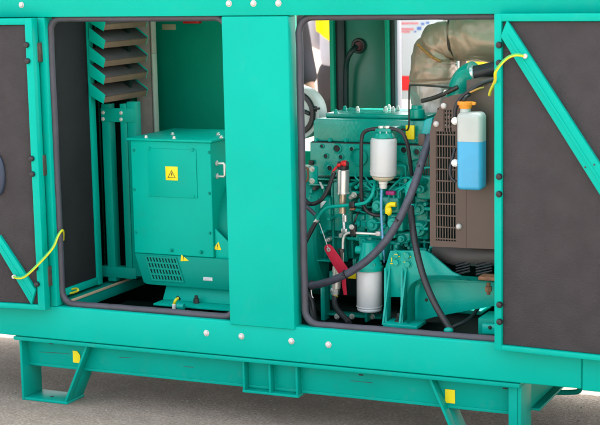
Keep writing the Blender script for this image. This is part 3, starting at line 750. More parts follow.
MB().tube([P(422, 101, .42), P(435, 97.5, .40), P(450, 91, .38), P(458, 87, .38)], .008, 10, smooth=6).build('support_rod', DSTEEL, ENGN)
# thin black sensor wire from the lagging to the yellow plate
MB().tube([P(452, 88, .40), P(432, 86, .40), P(412, 85.3, .40), P(409.5, 88, .40), P(409, 105, .40), P(408.5, 128, .40), P(403, 129.5, .40), P(390, 130, .36)], .0035, 8, smooth=8).build('sensor_wire', BLK, ENGN)

# hoses and pipes on the near side of the engine
def hose(nm, pts, r, mt, sm=10, seg=14): return MB().tube([P(*q) for q in pts], r, seg, smooth=sm).build(nm, mt, ENGN)
hose('coolant_hose', [(310, 285.5, .20), (322, 283.5, .20), (338, 278, .19), (355, 269, .18), (372, 256, .17), (388, 238, .17), (402, 214, .18), (414, 186, .20), (423, 158, .25), (430, 136, .32)], .0138, HOSE)
hose('hose_end', [(304, 286, .23), (312, 285, .20)], .017, RUB, 2)
hose('breather_hose', [(409, 197, .30), (410.5, 205, .27), (412, 222, .23), (416, 248, .19), (424, 278, .16), (435, 304, .14), (451, 331, .13)], .0118, BHOSE)
m_ = MB(); m_.lathe([(.0135, 0), (.0145, .002), (.0145, .010), (.0135, .012)], P(410.6, 203.5, .27), V((.02, -.05, -1)), 18); m_.build('hose_clamp', ENG2, ENGN)
m_ = MB().tube([P(424, 181, .36), P(416, 181, .32), P(411, 184, .30), P(409, 190, .30), P(409.4, 199, .29)], .014, 14, smooth=6); m_.build('breather_elbow', ENG2, ENGN)
hose('battery_cable', [(305, 200, .30), (309, 203.5, .30), (315, 203.5, .29), (322, 199, .29), (328, 189, .30), (332, 178, .31), (334.5, 172, .32)], .0078, RUB)
hose('red_cable_end', [(331.7, 177, .312), (333.5, 171, .32), (337, 167, .33), (339.5, 166.2, .33)], .0045, RED, 6, 10)
hose('cable_ferrule', [(332.8, 176, .312), (333.9, 172.5, .317)], .0062, ZINC, 2, 10)
hose('steel_pipe', [(316, 221, .30), (320, 214, .30), (325, 209, .30), (331, 206.8, .30), (345, 205.6, .30), (360, 204, .30), (367, 201.5, .30), (372, 195, .30), (374.5, 186, .32), (375, 180, .35)], .0062, ENG2, 8, 12)
hose('drain_hose', [(316, 222, .30), (311, 231, .29), (305, 243, .28), (302, 252, .27)], .0085, RUB, 6)
hose('cable_ferrule', [(315, 223, .30), (317.5, 219.5, .30)], .0085, ZINC, 2, 12)
hose('drain_hose', [(301, 203, .27), (308, 208, .28), (315, 214.5, .29)], .0075, HOSE, 5)
# grab for pipe clip
for (x, y) in ((351, 206),):
    m_ = MB().box(*pb((348.5, 202), (354, 208), .287, .03), .002); m_.box(*pb((350, 208), (353.5, 211), .295, .02), .002); m_.build('pipe_clip', RUB, ENGN)
    bx('pipe_clip_base', RUST, ENGN, (349.5, 208.2), (354, 210.3), .29, .02, .001)
hose('silver_pipe', [(342.5, 262, .28), (342.8, 248, .28), (343.2, 240, .28), (345, 235, .28), (349, 233, .28), (360, 233.2, .28), (378, 234.2, .30)], .0048, ZINC, 8, 12)
bx('pipe_joint', WCAP, ENGN, (375, 231.5), (380, 236.5), .29, .016, .004)
m_ = MB().box(*pb((349.5, 225), (355.5, 236), .272, .02), .003); m_.build('pipe_clip', RUB, ENGN); bolt(ENGN, 351.5, 227, .272, .007, .008)
hose('fuel_hose', [(381, 128.8, .30), (371, 129.3, .30), (364, 132.5, .30), (361.6, 140, .30), (361.3, 158, .30), (361.2, 180, .31), (361.8, 199, .32), (366, 210, .33), (373, 214.5, .33), (380, 215.5, .34)], .0068, BHOSE)
hose('fuel_hose', [(387, 128.8, .30), (396, 129.5, .30), (403, 134, .30), (407.5, 145, .31), (410, 160, .33), (412, 175, .36)], .0068, BHOSE)
hose('blue_drain_line', [(381.7, 189, .30), (381.3, 200, .30), (381.4, 214, .30), (382.3, 232, .30), (383.4, 250, .30), (384, 262, .32)], .0042, BLUEL, 6, 10)
for (a_, b_) in (((345, 274.3, .185), (347, 273.2, .185)), ((398.5, 220, .178), (399.6, 218.2, .178)), ((420.5, 165.5, .235), (421.1, 163.8, .24))):
    a_, b_ = P(*a_), P(*b_); t_ = (b_-a_).normalized(); m_ = MB(); m_.lathe([(.0128, 0), (.0152, .0006), (.0152, .0052), (.0128, .0058)], a_, t_, 22); m_.box(a_+V((-.004, -.021, -.003)), a_+V((.004, -.0145, .005)), .001); m_.build('cable_tie', RUB, ENGN)
# stop solenoid
SOL = empty('stop_solenoid', P(342, 180, .33), GEN)
m_ = MB(); c0 = P(342.8, 193.5, .33); c1 = P(343.2, 169.5, .33); m_.cyl(c0, c1, .0225, seg=26, bev=.003); m_.lathe([(.0245, 0), (.0245, .004), (.022, .006)], c0, (0, 0, 1), 26); m_.build('solenoid_body', STEEL, SOL)
m_ = MB(); m_.cyl(P(343.2, 170, .33), P(343.3, 164.5, .33), .0205, seg=20, bev=.004)
for x in (339, 343, 347): m_.cyl(P(x, 166, .315), P(x, 161.5, .315), .0055, seg=10)
m_.build('terminal_cap', RUB, SOL)
m_ = MB(); m_.ball(P(344.5, 163.5, .32), .015, (1.1, .9, .75)); m_.ball(P(339, 165, .315), .008); m_.build('red_boot', RED, SOL)
m_ = MB(); m_.cyl(P(342.5, 213.5, .33), P(342.7, 194, .33), .0135, seg=20); m_.build('plunger_tube', mat('bronze_tube', (.52, .43, .32), .35, .7), SOL)
m_ = MB(); m_.cyl(P(344.5, 233, .32), P(343.5, 213, .33), .0058, seg=12); m_.box(*pb((341, 228.5), (347, 233.5), .315, .012), .003); m_.cyl(P(345.5, 222, .32), P(345.3, 215, .32), .007, seg=12); m_.build('plunger_rod', STEEL, SOL)
bolt(SOL, 354, 195, .35, .008, .012)
# fuel filter
FF = empty('fuel_filter', P(384.5, 160, .30), GEN)
c0 = P(383.2, 176, .30); c1 = P(386, 138, .30); L = (c1-c0).length; r = .0465
c1 = V((c0.x+.004, c0.y, c1.z))
MB().lathe([(0, 0), (r-.006, 0), (r-.001, .003), (r, .008), (r, L-.010), (r-.003, L-.003), (r-.008, L), (0, L)], c0, c1-c0, 36).build('filter_canister', WHITE, FF)
MB().lathe([(0, -.019), (.012, -.018), (.028, -.014), (.038, -.007), (r-.006, -.0005), (0, -.0004)], c0, c1-c0, 32).build('filter_bowl', CREAM, FF)
d_ = c0-V((0, 0, .018)); MB().lathe([(0, -.026), (.012, -.026), (.014, -.022), (.014, -.010), (.0165, -.009), (.0165, 0), (0, 0)], d_, (0, 0, 1), 10).build('drain_nut', WPL, FF)
m_ = MB(); m_.cyl(c1+V((0, 0, .0005)), c1+V((0, 0, .018)), .040, .034, 28); m_.box(c1+V((-.03, -.01, .015)), c1+V((.03, .12, .034)), .006); m_.build('filter_head', ENG, FF)
for x in (381, 387.3):
    c = P(x, 130, .30); m_ = MB(); m_.hexa(c-V((0, 0, .012)), c-V((0, 0, .004)), .011); m_.cyl(c-V((0, 0, .004)), c+V((0, 0, .006)), .008, seg=14); m_.hexa(c+V((0, 0, .006)), c+V((0, 0, .014)), .010); m_.build('banjo_bolt', ZINC, FF)
# oil filter
OF = empty('oil_filter', P(369, 290, .28), GEN)
c0 = P(369.5, 311, .28); c1 = P(369.5, 270, .28); L = (c1-c0).length; r = .0455
MB().lathe([(0, 0), (r-.012, 0), (r-.003, .004), (r-.001, .009), (r-.003, .013), (r, .017), (r, L-.006), (r-.003, L), (0, L)], c0, c1-c0, 36).build('filter_canister', WHITE, OF)
m_ = MB(); m_.lathe([(0, 0), (r+.003, 0), (r+.004, .012), (r-.004, .022), (r-.012, .055), (.03, .075), (.026, .10), (0, .102)], c1+V((0, 0, .001)), (0, 0, 1), 32)
m_.box(c1+V((-.035, .01, .03)), c1+V((.045, .15, .095)), .012); m_.box(c1+V((-.055, .03, .055)), c1+V((.0, .15, .085)), .01)
m_.cyl(c1+V((-.05, .0, .07)), c1+V((-.02, .0, .07)), .014); m_.build('filter_head', ENG2, OF)
for k in range(6):
    a_ = k*math.pi/3+.3; c = c1+V((.038*math.cos(a_), .038*math.sin(a_), .020)); m_ = MB().hexa(c, c+V((0, 0, .01)), .006); m_.build('bolt', ENG, OF)
for (f_, cc, ll, rr_) in ((FF, P(383.2, 176, .30), .13, .0465), (OF, P(369.5, 311, .28), .14, .0455)):
    MB().lathe([(rr_-.001, 0), (rr_+.0012, .001), (rr_+.0012, .0035), (rr_-.001, .0045)], cc+V((0, 0, ll*.12)), (0, 0, 1), 40).build('crimp_ring', WHITE, f_)
# drain valve
DV = empty('drain_valve', P(337, 280, .30), GEN)
m_ = MB(); m_.cyl(P(336, 289, .29), P(337.5, 268.5, .29), .0165, seg=20, bev=.004); m_.hexa(P(337.6, 272, .29), P(337.9, 266, .29), .019); m_.cyl(P(333.5, 268, .285), P(340, 268.5, .285), .006, seg=12); m_.build('valve_body', ZINC, DV)
m_ = MB(); m_.hexa(P(335, 294.5, .29), P(335.6, 289, .29), .015); m_.cyl(P(331, 290, .28), P(333.5, 290.5, .28), .008); m_.build('valve_nut', STEEL, DV)
m_ = MB(); m_.cyl(P(335, 297.5, .29), P(335, 294, .29), .010); m_.build('brass_ring', YPAINT, DV)
MB().tube([P(334.8, 296, .29), P(334.6, 302, .28), P(336.5, 308, .26), P(341, 314, .23), P(346, 319, .20), P(349, 323, .18)], .0105, 14, smooth=8).build('drain_hose', BHOSE, DV)
m_ = MB(); m_.cyl(P(341.3, 262, .28), P(341.5, 249, .28), .0085, seg=14); m_.hexa(P(341.3, 252, .28), P(341.4, 248.5, .28), .012); m_.build('drain_fitting', DSTEEL, DV)
# lower frame beneath engine
bx('frame_rail', COWL, GEN, (322, 312.5), (381, 319.5), .40, .05, .003)
m_ = MB()
bx('frame_post', ENG, GEN, (320, 285), (325, 321), .38, .05, .004)
bx('frame_post', ENG, GEN, (364.5, 305), (367.5, 322), .36, .05, .002)
bx('frame_bracket', ENG2, GEN, (329, 271), (333, 300), .42, .04, .003)
bx('frame_bracket', ENG, GEN, (303, 259), (330, 262), .36, .06, .003)
FRB = sub('frame_rail')
for x in (337, 352, 372): bolt(FRB, x, 316.5, .40, .008, .010, ZINC)
hose('hanging_cable', [(311, 289, .2), (312, 296, .2), (313.5, 298, .2)], .002, ZINC, 5, 6)
hose('black_conduit', [(306, 292, .25), (311, 300, .25), (313, 312, .24), (315, 324, .2)], .012, RUB, 6)

# engine mount bracket
MNT = empty('engine_mount', P(420, 300, .25), GEN)
my = .25
def pp(px, py, y): q = P(px, py, y); return V((q.x, y, q.z))
top = [(390, 251), (424, 250.5), (431, 254), (452, 272), (463, 277), (496, 280), (496, 283), (440, 282), (416, 284), (409.5, 291), (409, 297), (384, 297), (385, 268)]
MB().prism([pp(x, y, my) for x, y in top], (0, .012, 0), .001).build('mount_plate', ENG2, MNT)
web = [(404, 326), (404, 290), (412, 280), (496, 281.5), (496, 305.5), (455, 313), (432, 317.5), (421, 321), (416, 326)]
MB().prism([pp(x, y, my+.013) for x, y in web], (0, .012, 0), .001).build('mount_web', ENG2, MNT)
# curved flange ribbon
rib = smooth_path([V((x, y, 0)) for x, y in ((407.5, 327), (407.3, 310), (407.6, 294), (410, 286), (415, 281.3), (422, 279.6), (440, 279.4), (462, 280.2), (496, 283))], 5)
m_ = MB(); rows = []
fy0 = .175
for q in rib:
    a = pp(q.x, q.y, fy0); rows.append(a)
for i in range(len(rows)-1):
    pass
nv = []
for a in rows:
    nv.append([m_.b.verts.new(a), m_.b.verts.new(a+V((0, my-fy0-.0005, 0)))])
for A, B in zip(nv, nv[1:]): m_.b.faces.new((A[0], A[1], B[1], B[0]))
r_ = bmesh.ops.solidify(m_.b, geom=list(m_.b.faces), thickness=.008)
m_.build('mount_flange', ENG2, MNT)
m_ = MB()
for x0, x1 in ((384, 386.4), (400.6, 402.6)):
    m_.prism([pp(x0, 327, fy0+.005), pp(x1, 327, fy0+.005), pp(x1, 268, my-.002), pp(x0, 268, my-.002)], (0, .004, 0), .0)
    m_.prism([V((P(x0, 300, .2).x, my-.001, P(x0, 266, .24).z)), V((P(x0, 300, .2).x, fy0, P(x0, 325, fy0).z)), V((P(x0, 300, .2).x, my-.001, P(x0, 325, fy0).z))], (.007, 0, 0), .001)
m_.build('mount_rib', ENG2, MNT)
a = pp(383, 325, fy0-.02); b = pp(417, 329, fy0-.02)
MB().box((a.x, fy0-.02, b.z-.002), (b.x, my+.0, b.z+.010), .002).build('base_plate', ENG2, MNT)
c = P(398.5, 322, .2); m_ = MB(); m_.cyl((c.x, .205, c.z-.004), (c.x, .205, c.z+.004), .016); m_.hexa((c.x, .205, c.z+.004), (c.x, .205, c.z+.016), .011); m_.cyl((c.x, .205, c.z+.016), (c.x, .205, c.z+.03), .007); m_.build('bolt', DSTEEL, MNT)
for (x, y) in ((396.5, 254.5), (407.5, 255.3), (396.5, 262.3), (408, 263.8)):
    bolt(MNT, x, y, my, .0115, .011, ENG2)
    m_ = MB()
    for k in range(2):
        ox = random.uniform(-4.5, 2.5); oy = random.choice((-1.6, 1.2, 2))
        a = P(x+ox, y+oy, my-.001); m_.box(a-V((.0065, .0012, .0018)), a+V((.0065, .0008, .0018)), 0)
    m_.build('paint_mark', YPAINT, MNT)
bx('paint_mark', YPAINT, MNT, (394.3, 253.8), (397.5, 254.8), my-.0125, .001, 0); bx('paint_mark', YPAINT, MNT, (391, 257.5), (392, 262), my-.0012, .001, 0)
c = P(426.3, 300, my+.012); MB().cyl(c+V((0, .002, 0)), c-V((0, .0012, 0)), .006, seg=14).build('bolt_hole', BLK, MNT)
bx('mount_pad', RUST, MNT, (478, 276.5), (498, 281.5), .19, .06, .002)
m_ = MB(); c = P(488.5, 287, .2); m_.hexa(c-V((0, 0, .016)), c+V((0, 0, .002)), .0115); m_.cyl(c+V((0, 0, .002)), c+V((0, 0, .02)), .007); m_.cyl(c-V((0, 0, .026)), c-V((0, 0, .016)), .0065); m_.build('bolt', RUST, MNT)
bx('cross_tie', ENG2, GEN, (457, 309), (481, 315), .36, .12, .003)
bx('side_frame', COWL, GEN, (478, 318), (500, 336), .16, .12, .003)
o = bx('side_frame_clip', ENG2, GEN, (482, 324), (500, 335), .13, .02, .003)
bolt(o, 490, 327.5, .13, .005, .006, BLK)
MB().tube([P(447, 330, .15), P(455, 326, .17), (P(466, 321, .20)), P(473, 315, .24), P(478, 308, .28)], .007, 10, smooth=6).build('cable_conduit', RUB, GEN)
m_ = MB().ball(P(448.5, 330.5, .12), .014, (1.2, 1, .8)); m_.build('conduit_gland', ENG2, GEN)

# ------------------------------------------------------------------ radiator side
RAD = empty('radiator', P(462, 170, .25), GEN)
sy = .215
def strip(pts, y=sy, t=.006): return [pp(x, v, y) for x, v in pts], (0, t, 0)
m_ = MB()
m_.prism(*strip([(430, 242), (430, 131), (435.8, 131), (435.8, 242)]))
m_.prism(*strip([(456, 244), (456, 131), (466, 131), (466, 244.5)]))
m_.prism(*strip([(430, 246.3), (430, 240.5), (466, 242), (466, 248)], sy-.0005))
m_.prism(*strip([(430, 131.5), (431.5, 125), (434, 118), (443, 100), (446, 97.5), (443, 110), (443, 131.5)], sy-.001))
m_.prism(*strip([(443, 110), (446, 97.5), (452, 95.5), (466, 93), (466, 131.5), (452.5, 131.5), (452.5, 110)], sy-.001))
m_.build('shroud_panel', BROWN, RAD)
# grilles
m_ = MB()
for i in range(8):
    x = 436.8+i*2.7; a = pp(x, 131, sy+.004); b = pp(x, 242, sy+.004); m_.box((a.x-.0016, sy+.003, b.z), (a.x+.0016, sy+.006, a.z), 0)
for i in range(10):
    y = 135+i*11.6; a = pp(435, y, sy+.002); b = pp(457, y, sy+.002); m_.box((a.x, sy+.0005, b.z-.0022), (b.x, sy+.003, b.z+.0022), 0)
m_.build('fan_guard', BROWN, RAD)
m_ = MB()
for i in range(4):
    x = 443.6+i*2.8; a = pp(x, 109, sy); m_.box((a.x-.0022, sy+.001, pp(x, 132, sy).z), (a.x+.0022, sy+.004, a.z), 0)
for y in (113, 117.5, 121.5, 126.5): a = pp(443, y, sy); b = pp(453, y, sy); m_.box((a.x, sy+.0035, a.z-.003), (b.x, sy+.0055, a.z+.003), 0)
m_.build('top_guard', BROWN, RAD)
for (x, y) in ((445.8, 126.2), (448.6, 126.6), (448.5, 117.5)):
    MB().cyl(pp(x, y, sy+.03), pp(x, y, sy+.02), .006, seg=10).build('guard_clip', WCAP, RAD)
# right-hand shroud sheet, a little proud, running behind the door
m_ = MB(); m_.prism(*strip([(466.4, 248), (466.4, 92.8), (476, 84), (500, 77), (512, 77), (512, 250)], sy-.003)); m_.build('side_sheet', BROWN, RAD)
bx('radiator_tank', BROWN, RAD, (466, 80), (520, 245), sy+.05, .25, .006)
bx('radiator_void', VOID, RAD, (437, 108), (470, 246), .40, .30, .004)  # near-black block put in so the guard openings look shaded
m_ = MB()
for i in range(4):
    x = 421+i*2.4; a = pp(x, 152, .40); m_.box((a.x-.0017, .40, pp(x, 200, .40).z), (a.x+.0017, .403, a.z), 0)
for y in (156, 168, 180, 192): a = pp(419, y, .40); b = pp(431, y, .40); m_.box((a.x, .3975, a.z-.002), (b.x, .4, a.z+.002), 0)
m_.build('rear_guard', BROWN, RAD)
for (x, y) in ((443.8, 106), (436.4, 124), (459, 226.5)):
    c = P(x, y, sy-.001); m_ = MB(); m_.lathe([(0, 0), (.0105, 0), (.0105, .003), (.009, .007), (.005, .010), (0, .0105)], c, (0, -1, 0), 18); m_.build('bolt_cap', WCAP, RAD)
# lower hose, springs
m_ = MB(); m_.tube([P(440, 249, .36), P(452, 254, .33), P(470, 255.5, .32), P(505, 255, .32)], .037, 20, smooth=6); m_.build('lower_hose', mat('dull_grey_rubber', (.07, .062, .058), .6), RAD)
for (x0, x1) in ((456, 470), (476, 492)):
    m_ = MB()
    for k in range(5):
        m_.tube([P(x0, 263.5+k*2.7, .29), P(x1, 260+k*2.7, .29)], .0035, 8)
    m_.build('spring_coil', RUB, RAD)
bx('shade_sheet', VOID, RAD, (440, 250), (505, 277), .40, .02, .002)  # dark sheet standing in for the shade under the radiator
# expansion bottle
BOT = empty('coolant_bottle', P(468, 190, .16), GEN)
by = .125
a = P(456.2, 190, by); b = P(481.3, 115, by)
zm = P(468, 142, by).z
def rbox(m_, x0, x1, y0, y1, z0, z1, r, top, bot):
    def ring(z, ins, rr):
        pts = []
        for (cx, cy, a0) in ((x1-rr-ins, y1-rr-ins, 0), (x0+rr+ins, y1-rr-ins, 90), (x0+rr+ins, y0+rr+ins, 180), (x1-rr-ins, y0+rr+ins, 270)):
            for k in range(7): t = rad(a0+15*k); pts.append(m_.b.verts.new((cx+rr*math.cos(t), cy+rr*math.sin(t), z)))
        return pts
    R = []
    if bot:
        for k in range(5, -1, -1): t = rad(90*k/5); R.append(ring(z0+bot*(1-math.sin(t)), bot*(1-math.cos(t))*1.0, max(.004, r-bot*(1-math.cos(t))*.9)))
    else: R.append(ring(z0, 0, r))
    if top:
        for k in range(6): t = rad(90*k/5); R.append(ring(z1-top*(1-math.cos(rad(90)-t) if 0 else 1-math.sin(rad(90)-0*t)) if 0 else z1-top+top*math.sin(t), top*(1-math.cos(t)), max(.004, r-top*(1-math.cos(t))*.9)))
    else: R.append(ring(z1, 0, r))
    for A, B in zip(R, R[1:]):
        n = len(A)
        for k in range(n): m_.b.faces.new((A[k], A[(k+1) % n], B[(k+1) % n], B[k]))
    m_.b.faces.new(R[0][::-1]); m_.b.faces.new(R[-1])
m_ = MB(); rbox(m_, a.x, b.x, by, by+.065, zm+.0003, b.z+.007, .016, .018, 0); m_.build('bottle_body', BOTT, BOT, angle=60)
m_ = MB(); rbox(m_, a.x, b.x, by, by+.065, a.z, zm, .016, 0, .014); m_.build('coolant', COOL, BOT, angle=60)
MB().box((a.x+.004, by+.0315, zm+.004), (a.x-.0022, by+.0335, b.z-.012), .0006).build('mould_seam', BOTT, BOT)
c = P(465.5, 112, by+.03); MB().lathe([(0, 0), (.019, 0), (.018, .012), (.0165, .022), (0, .022)], c-V((0, 0, .008)), (0, 0, 1), 22).build('bottle_neck', BOTT, BOT)
m_ = MB(); c = P(465.5, 108.5, by+.03); m_.lathe([(0, 0), (.019, 0), (.021, .006), (.022, .012), (.0265, .0125), (.027, .022), (.0, .0225)], c, (0, 0, 1), 26)
m_.box(c+V((.01, -.008, .012)), c+V((.036, .008, .0215)), .003); m_.build('bottle_cap', ORANGE, BOT)
for y in (121, 163):
    m_ = MB(); m_.cyl(P(455, y, .15), P(455, y, .135), .0125, seg=16); m_.hexa(P(455, y, .135), P(455, y, .125), .009); m_.build('bottle_lug', WPL, BOT)
MB().tube([P(456, 182, .17), P(451.5, 178, .17), (P(450, 170, .17)), P(452, 160, .18), P(455, 148, .19)], .0055, 10, smooth=8).build('bottle_hose', BHOSE, BOT)
MB().tube([P(455.5, 120, .17), P(455, 112, .17), P(457.5, 103, .17), P(464, 95, .18), P(474, 88, .19), P(484, 82.5, .20), P(500, 78, .22)], .0068, 12, smooth=8).build('vent_hose', BHOSE, BOT)
MB().tube([P(463, 101, .16), P(466, 97, .17), P(470, 94.5, .19)], .0055, 10, smooth=6).build('vent_hose', BHOSE, BOT)
MB().tube([P(470, 92.5, .18), P(478, 89, .18), P(484, 87.5, .19)], .0035, 8, smooth=6).build('brass_clip', mat('brass', (.45, .30, .08), .4, .7), BOT)

# ------------------------------------------------------------------ exhaust lagging
from mathutils import noise as mnoise
LY2 = .66
path = smooth_path([P(436, 120, LY2), P(434.5, 95, LY2), P(433.5, 75, LY2), P(434, 58, LY2), P(440.5, 44.5, LY2), P(454, 38.5, LY2), P(470, 38, LY2), P(490, 39, LY2), P(530, 41, LY2)], 16)
npath = len(path)
def lag_r(t, a):
    base = .083+.006*math.sin(t*9)-.012*max(0, t-.5)
    e = math.exp(-((t-.47)/.13)**2)
    fold = ((abs(math.sin(a*1.0+t*38+1.2*math.sin(a*2)))-.6)*.010+math.sin(t*75+3*math.cos(a))*.0022)*e*(.35+.65*max(0, math.sin(a+.6)))+(abs(math.sin(a*2-t*21+mnoise.noise(V((t*6, a, 3)))*2))-.6)*.0045
    n_ = mnoise.noise(V((math.cos(a)*2, math.sin(a)*2, t*9)))*.007+mnoise.noise(V((math.cos(a)*6, math.sin(a)*6, t*30)))*.0025
    seam = -.010*math.exp(-((t-.63)/.006)**2)+.004*math.exp(-((t-.645)/.008)**2) - .006*math.exp(-((t-.22)/.006)**2)
    return base+fold+n_+seam
def part_path(i0, i1, nm, mt):
    m_ = MB(); sub_ = path[i0:i1]
    m_.tube(sub_, 0, 56, rfun=lambda t, a: lag_r((i0+t*(i1-i0-1))/(npath-1), a)); return m_.build(nm, mt, EXH, angle=80)
EXH = empty('exhaust_lagging', P(434, 110, LY2), GEN)
k0 = int(npath*.2)
part_path(0, k0+1, 'lower_jacket', LAGG)
part_path(k0, npath, 'upper_jacket', LAG)
i_ = int(.63*npath); m_ = MB(); c = path[i_]; t_ = (path[i_+1]-path[i_-1]).normalized(); x_, y_, _ = basis(t_)
m_.tube([c+(x_*math.cos(a)+y_*math.sin(a))*.0745+t_*.006*math.sin(3*a) for a in [k*math.pi/24 for k in range(48)]], .0042, 8, closed=True); m_.build('jacket_joint', mat('dark_seam_cloth', (.06, .045, .035), .8), EXH)
# stitched seam on the inside of the bend
st = [(417.5, 44, .575), (424, 50.5, .574), (432, 57, .574), (441, 61.5, .575)]
MB().tube([P(*q) for q in st], .0055, 8, smooth=8).build('stitched_seam', STITCH, EXH)
MB().cyl(P(452, 60, .7), P(452, 90, .7), .03, seg=18).build('heat_shield', STEEL, EXH)
bx('heat_shield', GREYP, EXH, (455, 55), (466, 80), .72, .02, .003)
# air cleaner seen past the left jamb
AC = empty('air_cleaner', P(299, 112, .62), GEN)
c = P(297, 113, .60)
MB().lathe([(.070, 0), (.098, .0), (.102, .012), (.100, .05), (.09, .07), (0, .072)], c, (.15, 1, 0), 48).build('cleaner_body', AIRW, AC)
MB().lathe([(.066, -.012), (.069, -.014), (.082, -.012), (.084, -.002), (.08, .004), (.066, .004)], c, (.15, 1, 0), 48).build('cleaner_band', RUB, AC)
MB().lathe([(0, -.008), (.03, -.012), (.05, -.008), (.066, -.004), (.066, .0), (0, .0)], c, (.15, 1, 0), 40).build('cleaner_lid', AIRW, AC)
m_ = MB(); m_.box(*pb((312, 106), (317, 112), .585, .02), .003); m_.cyl(P(311, 109, .58), P(320, 108.5, .58), .004); m_.cyl(P(303, 111, .58), P(310, 114, .58), .008); m_.build('cleaner_clip', RUB, AC)

# ------------------------------------------------------------------ red tag hanging on its wire
TG = empty('hang_tag', P(342, 270, .25)); tag(TG, 'dark red fabric tag hanging by a thin wire beside the white oil filter', 'tag')
def ribbon(pts, wd, y, t=.003):
    L_, R_ = [], []
    for i, q in enumerate(pts):
        a_ = V(pts[max(i-1, 0)]); b_ = V(pts[min(i+1, len(pts)-1)]); d = (b_-a_).normalized(); n = V((-d.y, d.x))
        L_.append(V(q)+n*wd[i]); R_.append(V(q)-n*wd[i])
    return [pp(q.x, q.y, y) for q in L_+R_[::-1]]
MB().prism(ribbon([(326.4, 245), (327, 246.2), (329, 249.5), (338, 263.5), (346.5, 276)], [1.3, 3.4, 4.4, 5.2, 5.2], .255), (0, .004, 0), .001).build('tag_strap', TAG, TG)
MB().prism(ribbon([(343.4, 268), (343.5, 277), (344, 286), (345.2, 295)], [2.6, 2.2, 2.0, 1.6], .265), (0, .004, 0), .001).build('tag_tail', TAG, TG)
c = P(328.7, 249.5, .254); MB().lathe([(.003, 0), (.0075, 0), (.0075, .002), (.003, .002)], c, (0, -1, 0), 16).build('eyelet', ZINC, TG)
MB().tube([P(319.5, 223.5, .29), P(323, 233, .27), P(328.5, 249, .253)], .0016, 6, smooth=6).build('tag_wire', WCAP, TG)

# ------------------------------------------------------------------ background: boards and people
def board(name, lab, cx, y, w_, z0, z1, mt):
    r_ = empty(name, (cx, y, 0)); tag(r_, lab, 'banner')
    MB().box((cx-w_/2, y, z0), (cx+w_/2, y+.03, z1), .003).build('panel', mt, r_)
    for s in (-1, 1):
        m_ = MB().box((cx+s*w_/2-.02, y+.031, 0.02), (cx+s*w_/2+.02, y+.07, z1), .003); m_.build('post', ZINC, r_)
        MB().box((cx+s*w_/2-.03, y-.25, .004), (cx+s*w_/2+.03, y+.3, .022), .003).build('foot_plate', DSTEEL, r_)
    return r_
BY = 4.2
pL = P(396, 60, BY); pR = P(440, 60, BY)
pR = P(447, 60, BY); xc = (pL.x-.06+pR.x)/2; bw = pR.x-pL.x+.06
zred1, zred0 = P(405, 76, BY).z, P(405, 90.5, BY).z
BN = board('banner', 'white exhibition banner with a red stripe and small red and blue print', xc, BY, bw, P(405, 100, BY).z, 2.1, mat('banner_white', (.55, .56, .61), .5, var=.03, vscale=5))
MB().box((xc-bw/2+.001, BY-.004, zred0), (xc+bw/2-.001, BY-.0005, zred1), 0).build('red_stripe', mat('banner_red', (.80, .015, .02), .5), BN)
rr = random.Random(5)
for (y0, x0, x1) in ((22.5, 400, 417), (28.2, 399, 412), (31, 399, 410)):
    x = x0; m_ = MB()
    while x < x1:
        w_ = rr.uniform(.8, 1.5); h_ = rr.uniform(1.5, 2.2); a = P(x, y0, BY-.004); b = P(x+w_, y0+h_, BY-.004)
        m_.box((a.x, BY-.004, b.z), (b.x, BY-.001, a.z), 0); x += w_+.5
    m_.build('red_print', mat('print_red', (.75, .2, .22), .6), BN)
m_ = MB()
for (x, y, w_, h_) in ((417, 27, 4, 3), (421, 23, 3, 2), (414, 31, 2, 1.5), (426, 22, 3, 2)):
    a = P(x, y, BY-.004); b = P(x+w_, y+h_, BY-.004); MB().box((a.x, BY-.004, b.z), (b.x, BY-.001, a.z), 0).build('blue_print', mat('print_blue', (.08, .16, .5), .6), BN)
YM = mat('banner_yellow', (.85, .62, .01), .5, var=.03, vscale=5)
FY = 3.45; q = P(338, 30, FY)
FLAG = empty('flag', (q.x, FY, 0)); tag(FLAG, 'yellow cloth flag on a thin pole in front of the white shirt', 'flag')
MB().cyl((q.x, FY, 0), (q.x, FY, 2.3), .014, seg=14).build('pole', ZINC, FLAG)
m_ = MB(); z0, z1, w_ = P(318, 31, FY).z, 2.25, q.x-P(317.5, 30, FY).x; G_ = []
for i in range(13):
    u = i/12; row = []
    for k in range(13):
        v_ = k/12; zb_ = z0-.085*(1-u); row.append(m_.b.verts.new((q.x-.012-w_*u, FY+.012*math.sin(u*9+v_*2)*u, zb_+(z1-zb_)*v_)))
    G_.append(row)
for A, B in zip(G_, G_[1:]):
    for k in range(12): m_.b.faces.new((A[k], A[k+1], B[k+1], B[k]))
bmesh.ops.solidify(m_.b, geom=list(m_.b.faces), thickness=.003)
m_.build('cloth', YM, FLAG)
pa = P(462, 60, 5.0); board('banner', 'plain yellow exhibition board seen under the exhaust lagging', pa.x+.45, 5.0, 1.1, P(470, 72, 5.0).z, 1.9, YM)

